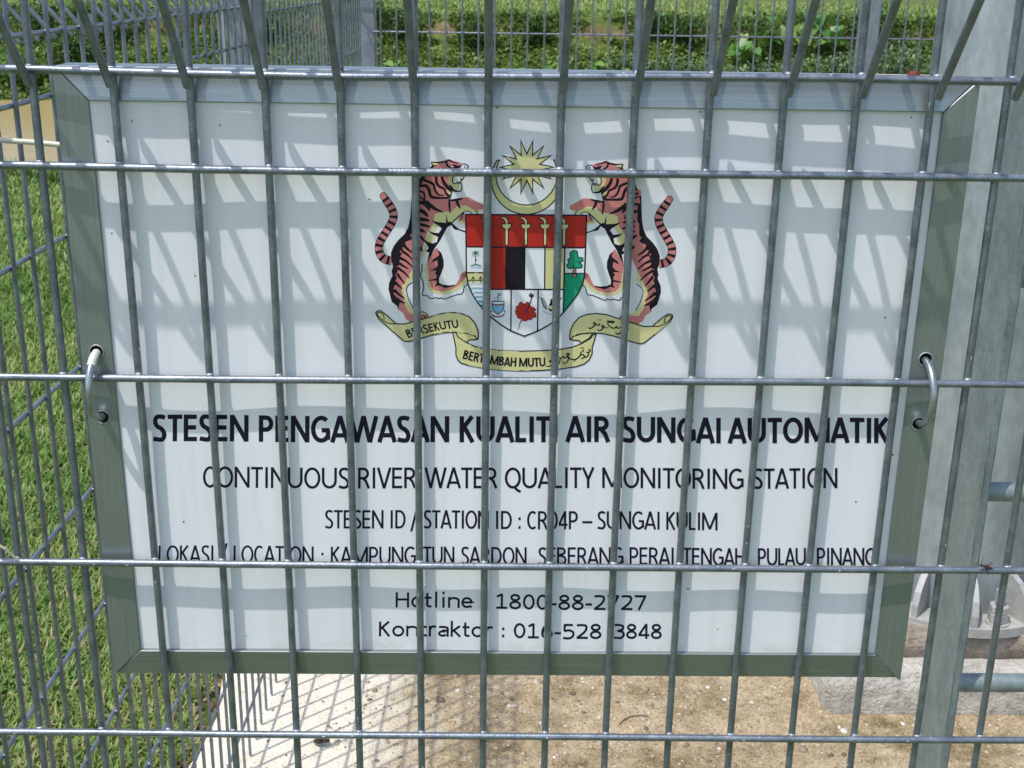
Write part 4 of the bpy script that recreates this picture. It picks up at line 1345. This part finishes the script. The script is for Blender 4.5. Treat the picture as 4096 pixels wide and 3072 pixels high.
for k in range(12):
    a = A0 + k * math.pi / 6
    o = link('gusset', gm, M_DUSTY, pole)
    o.rotation_euler = (0, 0, a)
    a2 = a + math.pi / 12
    bo = link('anchor_bolt', bolt_m, M_WELD, pole)
    bo.location = ((PR + 0.036) * math.cos(a2), (PR + 0.036) * math.sin(a2), 0)
    bo.rotation_euler = (0, 0, a2 * 1.7)
    link('nut', nut_m, M_DUSTY, bo)
    link('washer', wash_m, M_DUSTY, bo)

LX, LY = 0.648, 0.655
ladder = thing('ladder', 'galvanised ladder with flat rails and round rungs in front of the pole', 'ladder', (LX, LY, GZ))
def rail_bar(xa, xb):
    bm = bmesh.new()
    bmesh.ops.create_cube(bm, size=1)
    for v in bm.verts:
        v.co = Vector(((xa + xb) / 2 + v.co.x * (xb - xa), 0.045 + v.co.y * 0.09, (v.co.z + 0.5) * 4.2))
    bmesh.ops.bevel(bm, geom=[e for e in bm.edges if abs(e.verts[0].co.z - e.verts[1].co.z) > 0.1], offset=0.0022, segments=2, affect='EDGES')
    bmesh.ops.subdivide_edges(bm, edges=[e for e in bm.edges if abs(e.verts[0].co.z - e.verts[1].co.z) > 0.1], cuts=160)
    rr = random.Random(2)
    for v in bm.verts:
        if v.co.y < 0.004:
            v.co.y += rr.uniform(-0.0006, 0.0006)
            v.co.x += rr.uniform(-0.0004, 0.0004)
    return bm_mesh('rail', bm)
link('rail', rail_bar(-0.0115, 0.0), M_LADDER, ladder)
link('rail', rail_bar(0.38, 0.3915), M_LADDER, ladder)
rb = MB()
rb.cyl((0.0005, 0.045, 0), (0.3795, 0.045, 0), 0.0135, 24)
rung_m = rb.mesh('rung', True)
flat_tops(rung_m, 0.8)
z1 = float(on_y(3980, 1967, LY + 0.045)[2])
z2 = float(on_y(3900, 2730, LY + 0.045)[2])
for k in range(-1, 11):
    o = link('rung', rung_m, M_LADDER, ladder)
    o.location = (0, 0, z2 + (z1 - z2) * k - GZ)
b = MB()
b.box((0.36, 0.0905, 2.6), (0.379, PY - LY - PR + 0.03, 2.66))
b.build('bracket', M_LADDER, ladder)

# ------------------------------------------------------------------ small things
# cream cable stretched behind the mesh
pa, pb, pc = on_y(-140, 553, 0.09), on_y(0, 561, 0.09), on_y(236, 579, 0.09)
pts = [tuple(pa), tuple(pb), tuple((pb + pc) / 2 + np.array([0, 0, 0.0004])), tuple(pc)]
x = pc[0]
z = pc[2]
sl = (pc[2] - pb[2]) / (pc[0] - pb[0])
for k in range(1, 7):
    x += 0.072
    sl *= 0.80
    z += sl * 0.072
    pts.append((x, 0.09 + 0.0007 * k * k * 3.2, z))
b = MB()
b.tube(smooth_pts(pts, 3, False) if False else pts, 0.0021, 10)
cable = b.build('cable', plain('cream_plastic', (0.66, 0.64, 0.52), 0.45), None, True)
tag(cable, 'thin cream plastic cable stretched behind the mesh below the sign top', 'cable')

# reddish bug sitting on the rail below the sign
bp = on_y(3942, 2268, -0.0075)
bug = thing('insect', 'small reddish brown long-legged bug sitting on a fence rail', 'insect', tuple(bp))
M_BUG = plain('bug_shell', (0.07, 0.022, 0.015), 0.4)
M_BUGD = plain('bug_dark', (0.035, 0.015, 0.012), 0.4)
b = MB()
prof = [(-0.0040, 0.0008, 0.0005), (-0.0033, 0.0010, 0.0008), (-0.0024, 0.0010, 0.0007), (-0.0016, 0.0010, 0.0012), (-0.0004, 0.0008, 0.0012), (0.0006, 0.0002, 0.0010), (0.0022, -0.0004, 0.0013), (0.0040, -0.0009, 0.0011), (0.0056, -0.0013, 0.0004)]
b.tube([(x, 0, z) for x, z, r in prof], [r for x, z, r in prof], 10)
b.build('body', M_BUG, bug, True)
for pts in (((-0.001, 0, 0), (-0.0045, -0.001, 0.003), (-0.0068, -0.002, 0.0015)), ((-0.0004, 0, 0), (0.0026, -0.001, 0.0042), (0.0040, -0.001, 0.0046), (0.0042, -0.001, 0.0022)), ((0, 0, 0), (0.0028, -0.001, 0.0028), (0.0044, 0, 0.0015)), ((0.0002, -0.0005, -0.0005), (0.0016, -0.0015, -0.004), (0.0028, -0.001, -0.0062)), ((-0.001, -0.0005, -0.0005), (-0.0022, -0.001, -0.003)), ((0.0006, -0.0005, -0.0005), (0.0022, -0.001, -0.003))):
    b = MB()
    b.tube(pts, [0.00030] + [0.00024] * (len(pts) - 1), 6)
    b.build('leg', M_BUGD, bug)
for pts in (((-0.004, 0, 0.001), (-0.0038, -0.001, 0.006), (-0.0030, -0.001, 0.0095)), ((-0.004, 0, 0.001), (-0.0072, -0.001, 0.0028))):
    b = MB()
    b.tube(pts, [0.00018, 0.00014, 0.0001][:len(pts)], 5)
    b.build('antenna', M_BUGD, bug)

# dry straw caught on the front fence
pa, pb, pc = on_y(-60, 2150, -0.012), on_y(20, 2195, -0.010), on_y(84, 2250, -0.0065)
b = MB()
b.tube([tuple(pa), tuple(pb), tuple(pc)], [0.0010, 0.0011, 0.0007], 6)
tag(b.build('dry_straw', plain('straw', (0.50, 0.46, 0.33), 0.7), None), 'pale dry straw caught on the fence rail on the grass side', 'straw')
# twig and dead leaf on the concrete
pts = [on_z(2048 + u * .4629, 2304 + v * .4629, GZ + 0.004) for u, v in ((925, 1270), (960, 1235), (1020, 1205), (1100, 1195), (1180, 1205))]
b = MB()
b.tube([tuple(q) for q in pts], [0.0016, 0.0020, 0.0020, 0.0018, 0.0012], 7)
tag(b.build('twig', plain('twig_bark', (0.40, 0.30, 0.19), 0.8), None, True), 'thin curved brown twig lying on the pebbly concrete', 'twig')
q = on_z(1288, 2982, GZ)
b = MB()
rl = random.Random(9)
Vl = []
for i in range(5):
    for j in range(3):
        u = i / 4
        wv = 0.011 * math.sin(math.pi * (0.12 + 0.8 * u)) * (j - 1)
        Vl.append((q[0] + (u - 0.5) * 0.030 + rl.uniform(-.001, .001), q[1] + wv, GZ + 0.004 + 0.008 * abs(j - 1) * (0.6 + 0.4 * rl.random()) + 0.004 * u))
b.add(Vl, [(i * 3 + j, i * 3 + j + 1, (i + 1) * 3 + j + 1, (i + 1) * 3 + j) for i in range(4) for j in range(2)])
lf = b.build('dead_leaf', plain('dead_leaf', (0.035, 0.020, 0.012), 0.8), None, True)
sm = lf.modifiers.new('thick', 'SOLIDIFY')
sm.thickness = 0.0008
tag(lf, 'small curled dark dead leaf on the pale concrete strip', 'leaf')

# ------------------------------------------------------------------ pebbles in the concrete
def scatter_mesh(name, mat, proto_V, proto_F, pos, scl, rot3, tone, parent=None):
    """many small copies joined in one mesh"""
    n, m = len(pos), len(proto_V)
    Vp = np.asarray(proto_V, float)
    W = np.einsum('nij,mj->nmi', rot3, Vp) * scl[:, None, :] if scl.ndim == 2 and False else np.einsum('nij,nmj->nmi', rot3, Vp[None] * scl[:, None, :])
    W = W + pos[:, None, :]
    Fp = np.asarray(proto_F, int)
    FF = (Fp[None] + (np.arange(n) * m)[:, None, None]).reshape(-1, Fp.shape[1])
    me = bpy.data.meshes.new(name)
    nv, nf, k = n * m, len(FF), Fp.shape[1]
    me.vertices.add(nv)
    me.vertices.foreach_set('co', W.reshape(-1))
    me.loops.add(nf * k)
    me.loops.foreach_set('vertex_index', FF.reshape(-1).astype(np.int32))
    me.polygons.add(nf)
    me.polygons.foreach_set('loop_start', np.arange(0, nf * k, k, dtype=np.int32))
    me.polygons.foreach_set('loop_total', np.full(nf, k, dtype=np.int32))
    at = me.attributes.new('tone', 'FLOAT', 'POINT')
    at.data.foreach_set('value', np.repeat(tone, m).astype(np.float32))
    me.update(calc_edges=True)
    me.validate()
    o = link(name, me, mat, parent)
    o['kind'] = 'stuff'
    return o
def rot_random(n, tilt=None):
    az = RNG.uniform(0, 2 * math.pi, n)
    ti = RNG.uniform(0, 1, n) * (math.pi if tilt is None else tilt)
    c, s_ = np.cos(az), np.sin(az)
    ct, st = np.cos(ti), np.sin(ti)
    Rz = np.zeros((n, 3, 3))
    Rz[:, 0, 0] = c; Rz[:, 0, 1] = -s_; Rz[:, 1, 0] = s_; Rz[:, 1, 1] = c; Rz[:, 2, 2] = 1
    Rx = np.zeros((n, 3, 3))
    Rx[:, 0, 0] = 1; Rx[:, 1, 1] = ct; Rx[:, 1, 2] = -st; Rx[:, 2, 1] = st; Rx[:, 2, 2] = ct
    return np.einsum('nij,njk->nik', Rz, Rx)
bm = bmesh.new()
bmesh.ops.create_icosphere(bm, subdivisions=1, radius=1)
ICO_V = [tuple(v.co) for v in bm.verts]
ICO_F = [tuple(v.index for v in f.verts) for f in bm.faces]
bm.free()
M_PEBBLE = leafy('pebbles', [(0.0, (0.13, 0.10, 0.07)), (0.35, (0.36, 0.29, 0.20)), (0.7, (0.52, 0.45, 0.36)), (1.0, (0.72, 0.70, 0.67))], 0.75, 0)
n = 12000
px = RNG.uniform(-0.56, 1.6, n)
py = RNG.uniform(0.75, 2.1, n)
keep = ~((px > 0.66) & (py > 1.28)) & ((px > -0.22 + 0.12 * np.sin(py * 9)) | (RNG.random(n) < 0.16))
px, py = px[keep], py[keep]
n = len(px)
sz = RNG.lognormal(math.log(0.0022), 0.52, n).clip(0.0011, 0.009)
scl = np.c_[sz * RNG.uniform(0.8, 1.5, n), sz * RNG.uniform(0.7, 1.1, n), sz * RNG.uniform(0.35, 0.7, n)]
pos = np.c_[px, py, np.full(n, GZ) + scl[:, 2] * 0.15]
scatter_mesh('pebbles', M_PEBBLE, ICO_V, ICO_F, pos, scl, rot_random(n, 0.35), RNG.beta(1.3, 1.9, n))

# ------------------------------------------------------------------ lawn
BL_V = [(-0.5, 0, 0), (0.5, 0, 0), (-0.45, 0.40, 0.38), (0.45, 0.40, 0.38), (0, 0.98, 0.46)]
BL_F = [(0, 1, 3), (0, 3, 2), (2, 3, 4)]
def blades(n, x0, x1, y0, y1, h, w, tone_shift=0.0, mask=None, dry=0.04):
    px = RNG.uniform(x0, x1, n)
    py = RNG.uniform(y0, y1, n)
    if mask is not None:
        k = mask(px, py)
        px, py = px[k], py[k]
    n = len(px)
    pz = np.array([ground_z(a, c) for a, c in zip(px, py)])
    hh = h * RNG.uniform(0.55, 1.25, n)
    ww = w * RNG.uniform(0.6, 1.3, n)
    patch = np.array([0.5 + 0.30 * vnoise(a * 1.3, c * 1.3, 1.0, 3) + 0.16 * vnoise(a * 9, c * 9, 1.0, 6) for a, c in zip(px, py)])
    tone = np.clip(patch * 0.62 + RNG.normal(0.10, 0.13, n) + tone_shift, 0, 0.88)
    tone = np.where(RNG.random(n) < dry * (0.6 + patch), RNG.uniform(0.92, 1.0, n), tone)
    return np.c_[px, py, pz], np.c_[ww, hh, hh], tone
def grow(name, sets, mat, tilt=0.75):
    P = np.concatenate([s[0] for s in sets])
    S = np.concatenate([s[1] for s in sets])
    T = np.concatenate([s[2] for s in sets])
    return scatter_mesh(name, mat, BL_V, BL_F, P, S, rot_random(len(P), tilt), T)
off_slab = lambda x, y: x < -0.60 + 0.02 * np.sin(y * 23) + 0.012 * np.sin(y * 61)
lawn = [blades(46000, -1.35, -0.57, 0.55, 2.4, 0.034, 0.0056, 0.09, off_slab, 0.14),
        blades(40000, -2.6, -0.57, 2.2, 4.8, 0.040, 0.0070, 0.17, off_slab),
        blades(38000, -4.3, -1.2, 4.6, 8.1, 0.050, 0.011, 0.27),
        blades(5000, -4.6, -1.8, 7.6, 8.15, 0.13, 0.012, 0.12),
        blades(9000, -2.0, 2.0, -2.6, -0.9, 0.04, 0.008, 0.05)]
g_ = grow('lawn_grass', lawn, M_GRASS)
# bare soil crumbs and dry litter where lawn and slab meet
n = 1500
py = RNG.uniform(0.6, 2.6, n)
px = -0.60 + RNG.normal(-0.02, 0.03, n) + 0.02 * np.sin(py * 23)
sz = RNG.lognormal(math.log(0.004), 0.5, n).clip(0.0015, 0.014)
scatter_mesh('soil_crumbs', leafy('soil_crumbs', [(0, (0.07, 0.04, 0.02)), (0.6, (0.20, 0.12, 0.07)), (1, (0.40, 0.30, 0.18))], 0.9, 0), ICO_V, ICO_F,
             np.c_[px, py, np.full(n, -1.146)], np.c_[sz * 1.6, sz, sz * 0.6], rot_random(n, 0.5), RNG.random(n))

# ------------------------------------------------------------------ far bank
LF_V = [(0, 0, 0), (-0.28, 0.35, 0.06), (0.28, 0.35, 0.06), (-0.24, 0.72, 0.04), (0.24, 0.72, 0.04), (0, 1.0, -0.04), (0, 0.5, -0.03)]
LF_F = [(0, 6, 1), (0, 2, 6), (1, 6, 3), (2, 4, 6), (3, 6, 5), (4, 5, 6)]
def leaf_cloud(n, x0, x1, y0, y1, size, lift, tone0, tone1, mask=None):
    px = RNG.uniform(x0, x1, n)
    py = RNG.uniform(y0, y1, n)
    if mask is not None:
        k = mask(px, py)
        px, py = px[k], py[k]
    n = len(px)
    pz = np.array([ground_z(a, c) for a, c in zip(px, py)])
    s = size * RNG.uniform(0.6, 1.4, n)
    return np.c_[px, py, pz + RNG.random(n) * lift], np.c_[s, s, s], RNG.uniform(tone0, tone1, n)
def foliage(name, sets, mat, tilt=0.85, parent=None):
    P = np.concatenate([s[0] for s in sets])
    S = np.concatenate([s[1] for s in sets])
    T = np.concatenate([s[2] for s in sets])
    return scatter_mesh(name, mat, LF_V, LF_F, P, S, rot_random(len(P), tilt), T, parent)
def bare(px, py):                                     # gaps where the bank has slipped
    d = np.ones(len(px), bool)
    for cxb, wd in ((1.9, 0.62), (-1.0, 0.25), (-3.4, 0.2), (-6.4, 0.4), (4.2, 0.2), (-5.1, 0.2)):
        d &= ~((np.abs(px - cxb) < wd * (0.6 + 0.4 * np.sin(py * 17))) & (py > 22.65) & (py < 23.95))
    return d
foliage('bank_cover', [leaf_cloud(30000, -11, 9.5, 21.3, 23.25, 0.080, 0.13, 0.3, 1.0, bare), leaf_cloud(16000, -11, 9.5, 23.0, 23.85, 0.075, 0.12, 0.0, 0.8, bare)], M_BANK)
grow('bank_grass', [blades(30000, -12, 11, 23.6, 32, 0.10, 0.026, 0.26, None, 0.10), blades(9000, -12, 11, 23.2, 23.9, 0.14, 0.016, 0.0, bare, 0.05), blades(12000, -11, 9.5, 21.2, 23.2, 0.13, 0.016, 0.1)], M_GRASS, 0.7)
def bush(x, y, rx, rz, n, size, mat, label, tone=(0.0, 1.0), name='bush', group=None):
    z = ground_z(x, y)
    t = thing(name, label, 'bush', (x, y, z), 0, group)
    d = RNG.normal(0, 1, (n, 3))
    d /= np.linalg.norm(d, axis=1)[:, None]
    r = RNG.random(n) ** 0.45
    lob = 1 + 0.28 * np.sin(d[:, 0] * 5 + x) * np.cos(d[:, 2] * 4 + y) + 0.15 * np.sin(d[:, 1] * 9)
    P = d * (r * lob)[:, None] * np.array([rx, rx * 0.8, rz]) + np.array([0, 0, rz * 0.75])
    P = P[P[:, 2] > -0.02]
    n = len(P)
    s = size * RNG.uniform(0.6, 1.35, n)
    tn = np.clip(RNG.uniform(tone[0], tone[1], n), 0, 1)
    o = scatter_mesh('crown', mat, LF_V, LF_F, P, np.c_[s, s, s], rot_random(n, 1.2), tn, t)
    b = MB()
    for k in range(5):
        a = k * 1.3
        b.tube([(0, 0, -0.05), (0.2 * rx * math.cos(a), 0.2 * rx * math.sin(a), rz * 0.5), (0.5 * rx * math.cos(a), 0.5 * rx * math.sin(a), rz * 1.1)], [0.014, 0.010, 0.004], 5)
    b.build('stem', M_STEM, t)
    return t
G = 'dark bushes along the crest of the far river bank'
for i, (x, y, rx, rz) in enumerate(((-2.55, 23.2, 0.42, 0.33), (-1.7, 23.25, 0.30, 0.30), (-0.35, 23.2, 0.36, 0.36), (0.75, 23.15, 0.34, 0.38), (2.95, 23.2, 0.42, 0.30), (3.6, 23.25, 0.36, 0.34), (5.0, 23.2, 0.45, 0.40), (-4.3, 23.2, 0.40, 0.34), (-7.2, 23.0, 0.6, 0.42), (-8.6, 23.1, 0.5, 0.4), (7.2, 23.1, 0.7, 0.5))):
    bush(x, y, rx, rz, 520, 0.085, M_BUSH, {3: 'dark green bush on the far crest, beside the slipped earth, below the lawn', 4: 'wide low dark bush on the far crest beside the slipped earth', 10: 'largest dark bush on the far crest, behind the river fence post'}.get(i, 'small dark green bush on the crest of the far river bank'), (0.0, 0.8), 'bush', G)
G2 = 'bushes at the water line of the far bank'
for i, (x, y, rx, rz) in enumerate(((-9.3, 21.6, 0.5, 0.36), (-8.4, 21.7, 0.45, 0.42), (-7.7, 22.2, 0.5, 0.4), (-10.2, 21.8, 0.6, 0.45))):
    bush(x, y, rx, rz, 650, 0.09, M_BROAD if i % 2 else M_BUSH, 'leafy bush hanging over the brown water at the far bank', (0.1, 1.0), 'bush', G2)
G3 = 'pale leafy shrubs low on the far bank'
for i, (x, y, rx, rz) in enumerate(((3.35, 21.9, 0.55, 0.30), (4.3, 21.8, 0.6, 0.34), (5.3, 21.8, 0.65, 0.36), (6.3, 21.9, 0.7, 0.40), (7.3, 21.9, 0.7, 0.42), (2.5, 22.1, 0.45, 0.26))):
    bush(x, y, rx, rz, 900, 0.085, M_SILVER, 'pale grey-green shrub low on the far bank opposite the pole', (0.1, 1.0), 'shrub', G3)
# broad-leaved plants
HE_V = [(0, 0, 0), (-0.34, -0.16, 0.02), (0.34, -0.16, 0.02), (-0.46, 0.22, 0.06), (0.46, 0.22, 0.06), (-0.26, 0.66, 0.0), (0.26, 0.66, 0.0), (0, 1.05, -0.12), (0, 0.4, -0.03)]
HE_F = [(0, 8, 1), (0, 2, 8), (1, 8, 3), (2, 4, 8), (3, 8, 5), (4, 6, 8), (5, 8, 7), (6, 7, 8)]
def broad_plant(x, y, h, n, size, label, group):
    z = ground_z(x, y)
    t = thing('broadleaf_plant', label, 'plant', (x, y, z), 0, group)
    leaf = mesh_of('leaf', HE_V, HE_F, True)
    for tone_k in range(1):
        at = leaf.attributes.new('tone', 'FLOAT', 'POINT')
        at.data.foreach_set('value', np.full(len(HE_V), 0.55, np.float32))
    leaf2 = mesh_of('leaf', HE_V, HE_F, True)
    at = leaf2.attributes.new('tone', 'FLOAT', 'POINT')
    at.data.foreach_set('value', np.full(len(HE_V), 0.95, np.float32))
    stems = MB()
    rr = random.Random(int(x * 100))
    for k in range(n):
        a = rr.uniform(0, 2 * math.pi)
        rad = rr.uniform(0.05, 0.55) * h
        zz = h * rr.uniform(0.45, 1.0)
        p = (rad * math.cos(a), rad * math.sin(a) * 0.7, zz)
        stems.tube([(0, 0, -0.02), (p[0] * 0.4, p[1] * 0.4, zz * 0.7), p], [0.010, 0.007, 0.004], 5)
        o = link('leaf', leaf if rr.random() < 0.6 else leaf2, M_BROAD, t)
        o.location = p
        s = size * rr.uniform(0.7, 1.3)
        o.scale = (s, s, s)
        o.rotation_euler = (rr.uniform(-1.1, -0.2), rr.uniform(-0.4, 0.4), rr.uniform(0, 2 * math.pi) if rr.random() < 0.4 else math.pi + rr.uniform(-0.9, 0.9))
    stems.build('stem', M_STEM, t, True)
G4 = 'broad-leaved plants on the far bank'
for x, y, h, n, s in ((-1.9, 22.0, 0.34, 16, 0.17), (-1.45, 21.9, 0.30, 12, 0.15), (1.05, 22.0, 0.40, 20, 0.16), (1.9, 21.9, 0.34, 16, 0.15), (2.35, 21.9, 0.36, 16, 0.15), (0.5, 22.0, 0.30, 12, 0.14), (-3.2, 22.0, 0.30, 12, 0.14)):
    broad_plant(x, y, h, n, s, 'bright green broad-leaved plant at the foot of the slipped earth bank', G4)
for x, y, h, n, s in ((4.75, 22.6, 0.75, 20, 0.26), (5.35, 22.7, 0.85, 20, 0.26), (6.1, 22.8, 0.8, 18, 0.24)):
    broad_plant(x, y, h, n, s, 'tall plant with big heart-shaped leaves above the pale shrubs', 'tall big-leaved plants on the far bank')
